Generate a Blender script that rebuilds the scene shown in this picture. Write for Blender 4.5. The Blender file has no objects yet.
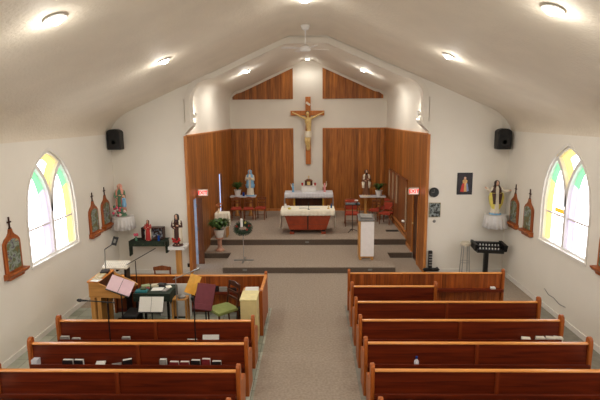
import bpy, math, random
from mathutils import Vector, Matrix, Euler
R = random.Random(7)
PI = math.pi
COL = bpy.context.scene.collection
sin, cos = math.sin, math.cos

# ------------------------------------------------------------------ materials
def lin(c):
    return tuple(((x/255)/12.92 if x/255 <= .04045 else ((x/255+.055)/1.055)**2.4) for x in c)
MATS = {}
def newmat(name):
    m = bpy.data.materials.new(name); m.use_nodes = True
    nt = m.node_tree; b = nt.nodes['Principled BSDF']
    return m, nt, b
def mat(name, c, rough=.6, metal=0, var=.12, scale=12, bump=0, bscale=60, coord='Object', spec=.5, emit=None, es=1, sheen=0):
    if name in MATS: return MATS[name]
    m, nt, b = newmat(name); L = nt.links.new
    c = lin(c)
    tc = nt.nodes.new('ShaderNodeTexCoord')
    n = nt.nodes.new('ShaderNodeTexNoise'); n.inputs['Scale'].default_value = scale; n.inputs['Detail'].default_value = 4
    L(tc.outputs[coord], n.inputs['Vector'])
    r = nt.nodes.new('ShaderNodeValToRGB'); L(n.outputs['Fac'], r.inputs['Fac'])
    r.color_ramp.elements[0].position = .3; r.color_ramp.elements[1].position = .7
    r.color_ramp.elements[0].color = tuple(x*(1-var) for x in c)+(1,)
    r.color_ramp.elements[1].color = tuple(min(1, x*(1+var)) for x in c)+(1,)
    L(r.outputs['Color'], b.inputs['Base Color'])
    b.inputs['Roughness'].default_value = rough; b.inputs['Metallic'].default_value = metal
    b.inputs['Specular IOR Level'].default_value = spec
    if sheen: b.inputs['Sheen Weight'].default_value = sheen
    if emit:
        b.inputs['Emission Color'].default_value = lin(emit)+(1,); b.inputs['Emission Strength'].default_value = es
    if bump:
        n2 = nt.nodes.new('ShaderNodeTexNoise'); n2.inputs['Scale'].default_value = bscale; n2.inputs['Detail'].default_value = 3
        L(tc.outputs[coord], n2.inputs['Vector'])
        bp = nt.nodes.new('ShaderNodeBump'); bp.inputs['Strength'].default_value = bump; bp.inputs['Distance'].default_value = .02
        L(n2.outputs['Fac'], bp.inputs['Height']); L(bp.outputs['Normal'], b.inputs['Normal'])
    MATS[name] = m; return m
def wood(name, c1, c2, rough=.4, axis=0, plank=0, paxis=0, coord='Object', spec=.4, scale=1.0):
    """grain along `axis`; plank>0 splits into boards of that width across `paxis`"""
    if name in MATS: return MATS[name]
    m, nt, b = newmat(name); L = nt.links.new; N = nt.nodes.new
    tc = N('ShaderNodeTexCoord'); mp = N('ShaderNodeMapping'); L(tc.outputs[coord], mp.inputs['Vector'])
    s = [22*scale]*3; s[axis] = 1.3*scale; mp.inputs['Scale'].default_value = s
    n = N('ShaderNodeTexNoise'); n.inputs['Scale'].default_value = 1; n.inputs['Detail'].default_value = 6; n.inputs['Distortion'].default_value = .6
    r = N('ShaderNodeValToRGB'); r.color_ramp.elements[0].position = .32; r.color_ramp.elements[1].position = .68
    r.color_ramp.elements[0].color = lin(c1)+(1,); r.color_ramp.elements[1].color = lin(c2)+(1,)
    out = r.outputs['Color']
    if plank:
        sx = N('ShaderNodeSeparateXYZ'); L(tc.outputs[coord], sx.inputs[0])
        d = N('ShaderNodeMath'); d.operation = 'DIVIDE'; L(sx.outputs[paxis], d.inputs[0]); d.inputs[1].default_value = plank
        fl = N('ShaderNodeMath'); fl.operation = 'FLOOR'; L(d.outputs[0], fl.inputs[0])
        wn = N('ShaderNodeTexWhiteNoise'); wn.noise_dimensions = '1D'; L(fl.outputs[0], wn.inputs['W'])
        # shift grain per board
        cm = N('ShaderNodeCombineXYZ'); ml = N('ShaderNodeMath'); ml.operation = 'MULTIPLY'; L(wn.outputs['Value'], ml.inputs[0]); ml.inputs[1].default_value = 37
        for i in range(3): L(ml.outputs[0], cm.inputs[i])
        va = N('ShaderNodeVectorMath'); va.operation = 'ADD'; L(mp.outputs[0], va.inputs[0]); L(cm.outputs[0], va.inputs[1])
        L(va.outputs[0], n.inputs['Vector'])
        # tone per board
        mr = N('ShaderNodeMapRange'); L(wn.outputs['Value'], mr.inputs['Value']); mr.inputs['To Min'].default_value = .6; mr.inputs['To Max'].default_value = 1.12
        fr = N('ShaderNodeMath'); fr.operation = 'FRACT'; L(d.outputs[0], fr.inputs[0])
        pp = N('ShaderNodeMath'); pp.operation = 'PINGPONG'; L(d.outputs[0], pp.inputs[0]); pp.inputs[1].default_value = .5
        gt = N('ShaderNodeMapRange'); L(pp.outputs[0], gt.inputs['Value']); gt.inputs['From Max'].default_value = .07
        mx = N('ShaderNodeMix'); mx.data_type = 'RGBA'; mx.blend_type = 'MULTIPLY'; mx.inputs[0].default_value = 1
        L(out, mx.inputs[6]); L(mr.outputs[0], mx.inputs[7]); out = mx.outputs[2]
        bp = N('ShaderNodeBump'); bp.inputs['Strength'].default_value = .8; bp.inputs['Distance'].default_value = .01
        L(gt.outputs[0], bp.inputs['Height']); L(bp.outputs['Normal'], b.inputs['Normal'])
    else:
        L(mp.outputs[0], n.inputs['Vector'])
    L(n.outputs['Fac'], r.inputs['Fac']); L(out, b.inputs['Base Color'])
    b.inputs['Roughness'].default_value = rough; b.inputs['Specular IOR Level'].default_value = spec
    MATS[name] = m; return m
def emis(name, c, s, mixc=None):
    m = bpy.data.materials.new(name); m.use_nodes = True; nt = m.node_tree
    b = nt.nodes['Principled BSDF']; b.inputs['Base Color'].default_value = lin(mixc or c)+(1,); b.inputs['Roughness'].default_value = .2
    n = nt.nodes.new('ShaderNodeTexNoise'); n.inputs['Scale'].default_value = 3
    tc = nt.nodes.new('ShaderNodeTexCoord'); nt.links.new(tc.outputs['Object'], n.inputs['Vector'])
    mr = nt.nodes.new('ShaderNodeMapRange'); mr.inputs['To Min'].default_value = s*.85; mr.inputs['To Max'].default_value = s*1.15
    nt.links.new(n.outputs['Fac'], mr.inputs['Value']); nt.links.new(mr.outputs[0], b.inputs['Emission Strength'])
    b.inputs['Emission Color'].default_value = lin(c)+(1,)
    return m
def blotch(name, cols, scale=9, rough=.5, seedv=0, stretch=(1,1,1)):
    """many-coloured noise (painted picture, bouquet, printed cloth)"""
    if name in MATS: return MATS[name]
    m, nt, b = newmat(name); L = nt.links.new; N = nt.nodes.new
    tc = N('ShaderNodeTexCoord'); mp = N('ShaderNodeMapping'); L(tc.outputs['Object'], mp.inputs['Vector'])
    mp.inputs['Location'].default_value = (seedv, seedv*1.7, seedv*.6); mp.inputs['Scale'].default_value = stretch
    n = N('ShaderNodeTexNoise'); n.inputs['Scale'].default_value = scale; n.inputs['Detail'].default_value = 5; L(mp.outputs[0], n.inputs['Vector'])
    r = N('ShaderNodeValToRGB'); L(n.outputs['Fac'], r.inputs['Fac'])
    k = len(cols)
    e = r.color_ramp.elements
    while len(e) < k: e.new(.5)
    for i, c in enumerate(cols):
        e[i].position = .28+.44*i/(k-1); e[i].color = lin(c)+(1,)
    L(r.outputs['Color'], b.inputs['Base Color']); b.inputs['Roughness'].default_value = rough
    MATS[name] = m; return m

M = dict(
 wall=mat('wall_paint', (232,227,216), .75, var=.02, scale=1.2, bump=.12, bscale=25),
 ceil=mat('ceiling_stipple', (228,218,200), .7, var=.03, scale=2, bump=.5, bscale=22),
 sanc=mat('sanctuary_plaster', (228,222,210), .7, var=.02, scale=2, bump=.1, bscale=25),
 trim=mat('white_trim', (228,224,216), .5, var=.03),
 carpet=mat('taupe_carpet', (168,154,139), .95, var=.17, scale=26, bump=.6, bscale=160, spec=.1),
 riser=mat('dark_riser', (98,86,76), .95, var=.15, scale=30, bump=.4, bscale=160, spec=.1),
 pew=wood('pew_wood', (80,24,8), (116,42,14), .36, 0),
 pewv=wood('pew_end_wood', (140,68,22), (180,98,38), .38, 2),
 cap=wood('pew_cap_wood', (188,112,46), (228,154,76), .3, 0),
 rail=wood('rail_plank_wood', (138,64,22), (178,94,38), .4, 2, plank=.085, paxis=0),
 cedx=wood('cedar_boards_x', (138,76,26), (190,118,50), .45, 2, plank=.14, paxis=0),
 cedy=wood('cedar_boards_y', (138,76,26), (190,118,50), .45, 2, plank=.14, paxis=1),
 cedt=wood('cedar_trim', (168,100,46), (206,138,74), .4, 2),
 dkwood=wood('dark_wood', (52,24,14), (84,42,22), .35, 2),
 cross=wood('cross_wood', (170,96,36), (206,126,56), .4, 2),
 oak=wood('oak_wood', (176,120,58), (214,158,88), .4, 0),
 oakv=wood('oak_wood_upright', (176,120,58), (214,158,88), .4, 2),
 station=wood('station_wood', (128,62,22), (182,100,46), .4, 2),
 red=mat('red_wood', (150,58,24), .35, var=.2, scale=6),
 black=mat('black_metal', (16,16,17), .4, .2), bplastic=mat('black_plastic', (14,14,15), .5),
 silver=mat('silver_metal', (170,170,170), .3, .8), gold=mat('gilt', (226,196,130), .4, .15, var=.2, scale=30),
 white=mat('white_gloss', (232,230,226), .4, var=.03), paper=mat('paper', (226,224,216), .7, var=.04),
 cloth=mat('cream_cloth', (244,238,220), .85, var=.04, bump=.3, bscale=30), lace=mat('white_lace', (226,224,222), .85, var=.05, bump=.5, bscale=140),
 linen=mat('white_linen', (222,222,228), .85, var=.04, bump=.3, bscale=40),
 green=blotch('dark_green_cloth', [(14,24,16),(30,46,30),(18,32,22),(60,72,46)], 14, .8),
 redfab=mat('red_upholstery', (164,58,34), .8, var=.15, bump=.3, bscale=80),
 chairw=wood('chair_wood', (96,48,22), (140,80,40), .4, 2),
 maroon=mat('maroon_cloth', (110,50,58), .85, var=.12, bump=.3, bscale=50),
 greenfab=mat('green_seat_fabric', (138,148,84), .8, var=.1),
 leaf=blotch('leaf_green', [(30,52,20),(58,92,36),(92,124,56)], 20, .5), pine=blotch('wreath_green', [(14,28,16),(30,54,30),(48,74,40)], 30, .6),
 skin=mat('statue_skin', (222,178,150), .5, var=.05), hair=mat('dark_hair', (46,28,20), .6), brownhair=mat('brown_hair', (96,62,38), .6),
 sblue=mat('statue_blue', (130,180,216), .5, var=.06), scream=mat('statue_cream', (232,222,200), .5, var=.06), sred=mat('statue_red', (180,40,36), .5, var=.1),
 sbrown=mat('statue_brown', (120,78,50), .5, var=.1), sdark=mat('statue_dark_brown', (72,40,32), .5), syellow=mat('statue_yellow', (220,204,96), .5, var=.1),
 sgreen=mat('statue_green', (96,140,110), .5), spink=mat('statue_pink', (226,160,140), .5, var=.08), gray=mat('grey_plastic', (120,118,112), .5),
 beige=mat('beige_laminate', (206,188,132), .5, var=.05), vent=mat('dark_vent', (26,22,20), .6), glass=mat('blue_glass', (30,70,150), .15),
)

# ------------------------------------------------------------------ mesh builder
class MB:
    def __init__(s): s.v = []; s.f = []; s.m = []; s.cur = 0; s.T = None
    def addv(s, pts):
        o = len(s.v)
        for p in pts:
            p = Vector(p)
            if s.T: p = s.T @ p
            s.v.append(tuple(p))
        return o
    def face(s, idx): s.f.append(tuple(idx)); s.m.append(s.cur)
    def box(s, x0, x1, y0, y1, z0, z1):
        o = s.addv([(x0,y0,z0),(x1,y0,z0),(x1,y1,z0),(x0,y1,z0),(x0,y0,z1),(x1,y0,z1),(x1,y1,z1),(x0,y1,z1)])
        for q in ((0,3,2,1),(4,5,6,7),(0,1,5,4),(1,2,6,5),(2,3,7,6),(3,0,4,7)): s.face([o+i for i in q])
        return s
    def prism(s, pts, a, b, axis='x'):
        """extrude 2-D outline: axis x -> pts are (y,z); y -> (x,z); z -> (x,y)"""
        def mk(p, t): return (t,p[0],p[1]) if axis == 'x' else ((p[0],t,p[1]) if axis == 'y' else (p[0],p[1],t))
        n = len(pts); o = s.addv([mk(p, a) for p in pts]+[mk(p, b) for p in pts])
        s.face([o+i for i in range(n)][::-1]); s.face([o+n+i for i in range(n)])
        for i in range(n):
            j = (i+1) % n; s.face([o+i, o+j, o+n+j, o+n+i])
        return s
    def loft(s, rings, cap=True, closed=True):
        n = len(rings[0]); o = s.addv([p for r in rings for p in r])
        for k in range(len(rings)-1):
            for i in range(n if closed else n-1):
                j = (i+1) % n; s.face([o+k*n+i, o+k*n+j, o+(k+1)*n+j, o+(k+1)*n+i])
        if cap and closed:
            s.face([o+i for i in range(n)][::-1]); s.face([o+(len(rings)-1)*n+i for i in range(n)])
        return s
    def tube(s, pts, r, n=8):
        pts = [Vector(p) for p in pts]; rs = r if isinstance(r, (list, tuple)) else [r]*len(pts)
        rings = []; up0 = None
        for i, p in enumerate(pts):
            d = (pts[min(i+1, len(pts)-1)]-pts[max(i-1, 0)]).normalized()
            if up0 is None: up0 = Vector((0,0,1)) if abs(d.z) < .9 else Vector((1,0,0))
            a = d.cross(up0).normalized(); b = a.cross(d).normalized(); up0 = b
            rings.append([p+a*cos(2*PI*k/n)*rs[i]+b*sin(2*PI*k/n)*rs[i] for k in range(n)])
        return s.loft(rings)
    def lathe(s, prof, c=(0,0,0), n=20, sx=1, sy=1):
        return s.loft([[(c[0]+r*sx*cos(2*PI*k/n), c[1]+r*sy*sin(2*PI*k/n), c[2]+z) for k in range(n)] for r, z in prof])
    def ball(s, c, r, n=10, m=7):
        rx, ry, rz = r if isinstance(r, (list, tuple)) else (r, r, r)
        return s.loft([[(c[0]+rx*sin(PI*j/m)*cos(2*PI*k/n), c[1]+ry*sin(PI*j/m)*sin(2*PI*k/n), c[2]-rz*cos(PI*j/m)) for k in range(n)] for j in [.12]+list(range(1, m))+[m-.12]])
    def quad(s, a, b, c, d): o = s.addv([a, b, c, d]); s.face([o, o+1, o+2, o+3]); return s
    def poly(s, pts): o = s.addv(pts); s.face(list(range(o, o+len(pts)))); return s
    def build(s, name, mats, parent=None, loc=(0,0,0), rot=(0,0,0), bevel=0, smooth=False):
        me = bpy.data.meshes.new(name); me.from_pydata(s.v, [], s.f)
        if not isinstance(mats, (list, tuple)): mats = [mats]
        for m in mats: me.materials.append(m)
        for p, k in zip(me.polygons, s.m): p.material_index = min(k, len(mats)-1); p.use_smooth = smooth
        me.update()
        o = bpy.data.objects.new(name, me); COL.objects.link(o); o.parent = parent; o.location = loc; o.rotation_euler = rot
        if bevel:
            b = o.modifiers.new('bevel', 'BEVEL'); b.width = bevel; b.segments = 2; b.limit_method = 'ANGLE'
        if smooth:
            try: me.set_sharp_from_angle(angle=math.radians(40))
            except Exception: pass
        return o
def tag(o, label=None, cat=None, group=None, kind=None):
    if label: o['label'] = label
    if cat: o['category'] = cat
    if group: o['group'] = group
    if kind: o['kind'] = kind
    return o
def thing(name, label, cat, loc=(0,0,0), rz=0, group=None):
    o = bpy.data.objects.new(name, None); COL.objects.link(o); o.empty_display_size = .1
    o.location = loc; o.rotation_euler = (0,0,rz); return tag(o, label, cat, group)
def struct(name, mb, m, smooth=False): return tag(mb.build(name, m, smooth=smooth), kind='structure')
def copy_tree(o, parent=None):
    c = o.copy(); COL.objects.link(c); c.parent = parent
    for ch in [x for x in bpy.data.objects if x.parent == o]: copy_tree(ch, c)
    return c
def text_mesh(s, size, name, m, parent, loc, rot=(PI/2,0,0), ext=.002):
    cu = bpy.data.curves.new('lettering', 'FONT'); cu.body = s; cu.size = size; cu.align_x = 'CENTER'; cu.align_y = 'CENTER'; cu.extrude = ext; cu.offset = size*.03
    t = bpy.data.objects.new('tmp', cu); COL.objects.link(t)
    dg = bpy.context.evaluated_depsgraph_get(); me = bpy.data.meshes.new_from_object(t.evaluated_get(dg))
    bpy.data.objects.remove(t); me.materials.clear(); me.materials.append(m)
    o = bpy.data.objects.new(name, me); COL.objects.link(o); o.parent = parent; o.location = loc; o.rotation_euler = rot; return o

# ------------------------------------------------------------------ the room
XL, XR, D, Db, SL, SR = -5.02, 4.87, 12.1, 18.92, -3.14, 2.885
YB = -3.2; XC = -.075; SC = (SL+SR)/2; Z1, Z2, ZT = .158, .336, 3.54
def nz(x):                       # nave ceiling profile
    a = abs(x-XC); z = 3.96+.436*(4.945-a)
    z = min(z, 5.92) if a > .55 else 5.92
    if a > 4.45: z -= .34*(1-math.sqrt(max(0, 1-((a-4.45)/.495)**2)))
    return z
xs = [XC+t for t in (-4.945,-4.94,-4.925,-4.90,-4.86,-4.8,-4.73,-4.64,-4.55,-4.45,-3.6,-2.8,-2,-1.2,-.6,-.45,-.3,0,.3,.45,.6,1.2,2,2.8,3.6,4.45,4.55,4.64,4.73,4.8,4.86,4.90,4.925,4.94,4.945)]
EZ = nz(XL)
def hz(x):                       # archway opening profile (inner edge of band)
    a = abs(x-SC)
    z = 5.74-.445*max(0, a-.5)
    if a > 2.3:
        t = min(1, (a-2.3)/.56); z = 4.40+ (5.74-.445*1.8-4.40)*math.sqrt(max(0, 1-t*t))
    return z
mb = MB(); mb.box(XL-.2, XR+.2, YB, 18.95, -.12, 0)
struct('floor', mb, M['carpet'])
# vinyl tile below the pews
def tilemat():
    m, nt, b = newmat('vinyl_tile'); L = nt.links.new; N = nt.nodes.new
    tc = N('ShaderNodeTexCoord'); ck = N('ShaderNodeTexBrick'); L(tc.outputs['Object'], ck.inputs['Vector'])
    ck.offset = 0; ck.inputs['Scale'].default_value = 1; ck.inputs['Brick Width'].default_value = .3; ck.inputs['Row Height'].default_value = .3; ck.inputs['Mortar Size'].default_value = .004
    ck.inputs['Color1'].default_value = lin((146,152,134))+(1,); ck.inputs['Color2'].default_value = lin((196,200,184))+(1,); ck.inputs['Mortar'].default_value = lin((90,92,82))+(1,)
    n = N('ShaderNodeTexNoise'); n.inputs['Scale'].default_value = 14; L(tc.outputs['Object'], n.inputs['Vector'])
    mx = N('ShaderNodeMix'); mx.data_type = 'RGBA'; mx.blend_type = 'MULTIPLY'; mx.inputs[0].default_value = .35
    L(ck.outputs['Color'], mx.inputs[6]); L(n.outputs['Fac'], mx.inputs[7]); L(mx.outputs[2], b.inputs['Base Color']); b.inputs['Roughness'].default_value = .35
    return m
tile = tilemat()
tileR = mat('grey_vinyl', (134,130,118), .5, var=.15, scale=8)
struct('trim_1', MB().box(XL, -.86, 3.2, 9.75, 0, .006), tile)
struct('trim_2', MB().box(.69, XR, 3.2, 9.9, 0, .006), tileR)
# ceiling
mb = MB(); mb.loft([[(x, YB, nz(x)) for x in xs], [(x, 4, nz(x)) for x in xs], [(x, D+.002, nz(x)) for x in xs]], closed=False)
struct('ceiling', mb, M['ceil'], smooth=True)
# side walls with pointed window openings
WW, WS, WP, WA = .88, 1.39, 2.25, 3.42         # half width, sill, springing, apex
RAD = 1.218; DC = RAD-WW
def arch(t, w=WW): t = max(-w, min(w, t)); return WP+math.sqrt(max(0, RAD**2-(abs(t)+DC)**2))
def side_wall(name, X, wins, sgn, zt=EZ):
    mb = MB(); y = YB
    def q(y0, y1, z0, z1, z2=None, z3=None): mb.quad((X,y0,z0),(X,y1,z0 if z2 is None else z2),(X,y1,z1 if z3 is None else z3),(X,y0,z1))
    for yc in wins:
        q(y, yc-WW, 0, zt); q(yc-WW, yc+WW, 0, WS)
        n = 24
        for i in range(n):
            a = -WW+2*WW*i/n; b = -WW+2*WW*(i+1)/n
            q(yc+a, yc+b, arch(a), zt, arch(b), zt)
        y = yc+WW
        # deep reveal
        pts = [(yc-WW,WS),(yc+WW,WS),(yc+WW,WP)]+[(yc+WW-2*WW*i/n, arch(WW-2*WW*i/n)) for i in range(1, n)]+[(yc-WW,WP)]
        for i in range(len(pts)):
            p, r_ = pts[i], pts[(i+1) % len(pts)]
            mb.quad((X,p[0],p[1]),(X,r_[0],r_[1]),(X+sgn*.2,r_[0],r_[1]),(X+sgn*.2,p[0],p[1]))
    q(y, D, 0, zt)
    struct(name, mb, M['wall'])
WINL = [-.35, 4.4, 9.15]; WINR = [-.17, 4.58, 9.33]  # last window of each wall is seen; the others are added as fill light
side_wall('wall_left', XL, WINL, -1); side_wall('wall_right', XR, WINR, 1)
mb = MB(); mb.poly([(XL,YB,0)]+[(x,YB,nz(x)) for x in xs]+[(XR,YB,0)]); struct('wall_back', mb, M['wall'])
# front wall around the archway
mb = MB()
for a0, a1 in ((XL, SL), (SR, XR)):
    for i in range(40):
        a = a0+(a1-a0)*i/40; b = a0+(a1-a0)*(i+1)/40; mb.quad((a,D,0),(b,D,0),(b,D,nz(b)+.03),(a,D,nz(a)+.03))
n = 60
for i in range(n):
    a = SL+(SR-SL)*i/n; b = SL+(SR-SL)*(i+1)/n
    mb.quad((a,D,hz(a)+.05),(b,D,hz(b)+.05),(b,D,nz(b)+.35),(a,D,nz(a)+.35))
struct('wall_front', mb, M['wall'])
# arch band
inner = [(SC+s*2.86, z) for s, z in ((-1,3.85),(-1,4.1))]
N_ = 16
left = [(SC-2.86,3.85),(SC-2.86,4.05),(SC-2.86,4.25)]+[(SC-2.3-.56*cos(PI/2*i/10), 4.40+(4.939-4.40)*sin(PI/2*i/10)) for i in range(11)]+[(SC-1.6,5.25),(SC-.9,5.562),(SC-.5,5.74)]
prof = left+[(2*SC-x, z) for x, z in left[::-1]]
def offs(pr, d):
    o = []
    for i, p in enumerate(pr):
        a = Vector(pr[max(0, i-1)]); b = Vector(pr[min(len(pr)-1, i+1)]); t = (b-a).normalized(); o.append((p[0]-t.y*d, p[1]+t.x*d))
    return o
outer = offs(prof, .13)
mb = MB(); mb.loft([[(p[0],D-.05,p[1]),(q[0],D-.05,q[1]),(q[0],D+.3,q[1]),(p[0],D+.3,p[1])] for p, q in zip(prof, outer)])
struct('trim_3', mb, M['sanc'], smooth=True)
mb = MB()
for s in (-1, 1):
    mb.prism([(SC+s*3.01,3.62),(SC+s*2.93,3.70),(SC+s*2.82,3.80),(SC+s*2.80,3.88),(SC+s*3.01,3.88)], D-.06, D+.31, 'y')
struct('trim_4', mb, M['sanc'])
# sanctuary ceiling
def sz(x):
    a = abs(x-SC); z = 6.10-.45*max(0, a-.2)
    if a > 2.55:
        t = min(1, (a-2.55)/(3.0125-2.55)); z = 4.55+(6.10-.45*2.35-4.55)*math.sqrt(max(0, 1-t*t))
    return z
ax = [SC+t for t in [-3.0125]+[-2.55-.4625*cos(PI/2*i/10) for i in range(1, 11)]+[-2.2,-1.6,-1,-.4,-.2,-.08]]; ax += [2*SC-x for x in ax[::-1]]
mb = MB(); mb.loft([[(x,D,sz(x)) for x in ax],[(x,15,sz(x)) for x in ax],[(x,Db,sz(x)) for x in ax]], closed=False)
mb.quad((SL,D,ZT),(SL,Db,ZT),(SL,Db,sz(SL)),(SL,D,sz(SL))); mb.quad((SR,D,ZT),(SR,Db,ZT),(SR,Db,sz(SR)),(SR,D,sz(SR)))
struct('trim_5', mb, M['sanc'], smooth=True)
mb = MB(); mb.poly([(SL,Db,0)]+[(x,Db,sz(x)) for x in ax]+[(SR,Db,0)]); struct('wall_sanctuary_back', mb, M['sanc'])
# cedar panels on back wall
CX0, CX1 = -.70, .43
mb = MB(); mb.box(SL, CX0, Db-.03, Db-.002, Z2, ZT); mb.box(CX1, SR, Db-.03, Db-.002, Z2, ZT)
for s, x0, x1 in ((-1, -3.02, CX0),(1, CX1, 2.74)):
    xx = [x0+(x1-x0)*i/14 for i in range(15)]
    mb.prism([(x0,4.68),(x1,4.68)]+[(x, max(4.69, sz(x)-.10)) for x in xx[::-1]], Db-.03, Db-.002, 'y')
struct('trim_6', mb, M['cedx'])
# cedar side walls with doorways
def cedar_side(name, X, holes, s):
    mb = MB(); y = D-.02; X2 = X-s*.03
    for y0, y1, z0, z1 in sorted(holes):
        mb.box(min(X, X-s*.03), max(X, X-s*.03), y, y0, 0, ZT)
        if z0 > 0: mb.box(min(X, X2), max(X, X2), y0, y1, 0, z0)
        mb.box(min(X, X2), max(X, X2), y0, y1, z1, ZT); y = y1
    mb.box(min(X, X2), max(X, X2), y, Db-.03, 0, ZT); struct(name, mb, M['cedy'])
cedar_side('wall_sanctuary_left', SL, [(12.50,12.90,.0,1.88),(16.12,16.42,Z2,2.13)], -1)
cedar_side('wall_sanctuary_right', SR, [(12.85,13.55,.0,1.90)], 1)
mb = MB(); 
for x in (SL, SR):
    mb.box(x-.035, x+.035, D-.05, D-.005, 0, ZT+.02)
mb.box(SL-.02, CX0, Db-.05, Db-.03, ZT-.0, ZT+.04); mb.box(CX1, SR, Db-.05, Db-.03, ZT, ZT+.04)
mb.box(SL, CX0, Db-.05, Db-.03, Z2, Z2+.1); mb.box(CX1, SR, Db-.05, Db-.03, Z2, Z2+.1)
mb.box(SL, SL+.045, D, Db, ZT, ZT+.04); mb.box(SR-.045, SR, D, Db, ZT, ZT+.04)
mb.box(SR-.05, SR-.03, 14.35, Db-.05, Z2, Z2+.1); mb.box(SR-.05, SR-.03, 13.56, 14.35, Z1, Z1+.1)
mb.box(SL+.03, SL+.05, 16.54, Db-.05, Z2, Z2+.1)
struct('trim_7', mb, M['cedt'])
# platform: two levels, middle of the lower one comes forward
PX0, PX1 = -2.33, 2.15
mb = MB(); mb.box(PX0, PX1, 12.12, 13.5, 0, Z1); mb.box(SL, SR, 13.5, Db, 0, Z1); mb.box(SL, SR, 14.35, Db, Z1, Z2)
struct('trim_8', mb, M['carpet'])
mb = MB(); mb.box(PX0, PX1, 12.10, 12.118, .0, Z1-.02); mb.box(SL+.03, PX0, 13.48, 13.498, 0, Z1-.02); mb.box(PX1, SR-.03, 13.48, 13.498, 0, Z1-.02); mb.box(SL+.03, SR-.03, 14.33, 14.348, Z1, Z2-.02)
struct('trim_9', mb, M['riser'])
for nm, x0, x1 in (('baseboard_left', XL, XL+.02),('baseboard_right', XR-.02, XR)):
    struct(nm, MB().box(x0, x1, YB, D, 0, .11), M['trim'])
mb = MB(); mb.box(XL+.02, SL-.04, D-.02, D, 0, .11); mb.box(SR+.04, XR-.02, D-.02, D, 0, .11); struct('baseboard_front', mb, M['trim'])

# doors in the sanctuary side walls
def door(n, mb, m, parent=None): return tag(mb.build(n, m, parent, bevel=.004), kind='structure')
d1 = door('door_1', MB().box(SL+.03, SL+.16, 12.90, 12.94, .01, 1.86), wood('door_leaf_wood', (96,58,36), (128,80,50), .4, 2))
pj = mat('pale_blue_jamb', (200,214,232), .5)
jb = MB().box(SL-.06, SL+.0, 12.46, 12.50, 0, 1.9).box(SL-.35, SL-.0, 12.90, 12.93, 0, 1.9).build('door_jamb', pj, d1)
for z in (.35, 1.0, 1.65): MB().tube([(SL+.012,12.89,z-.05),(SL+.012,12.89,z+.05)], .014).build('hinge', M['gray'], d1)
d2 = door('door_2', MB().box(SL+.03, SL+.06, 16.42, 16.45, Z2, 2.1), M['dkwood'])
d3 = door('door_3', MB().box(SR-.0, SR+.04, 12.85, 13.55, 0, 1.90), M['dkwood'])
MB().box(SR-.045, SR-.0, 12.82, 12.87, 0, 1.93).box(SR-.045, SR-.0, 13.53, 13.58, Z1, 1.93).box(SR-.045, SR-.0, 12.82, 13.58, 1.90, 1.95).build('door_frame', M['cedt'], d3)
MB().ball((SR-.04,13.45,1.02), .028).build('door_knob', M['gold'], d3)

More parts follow.
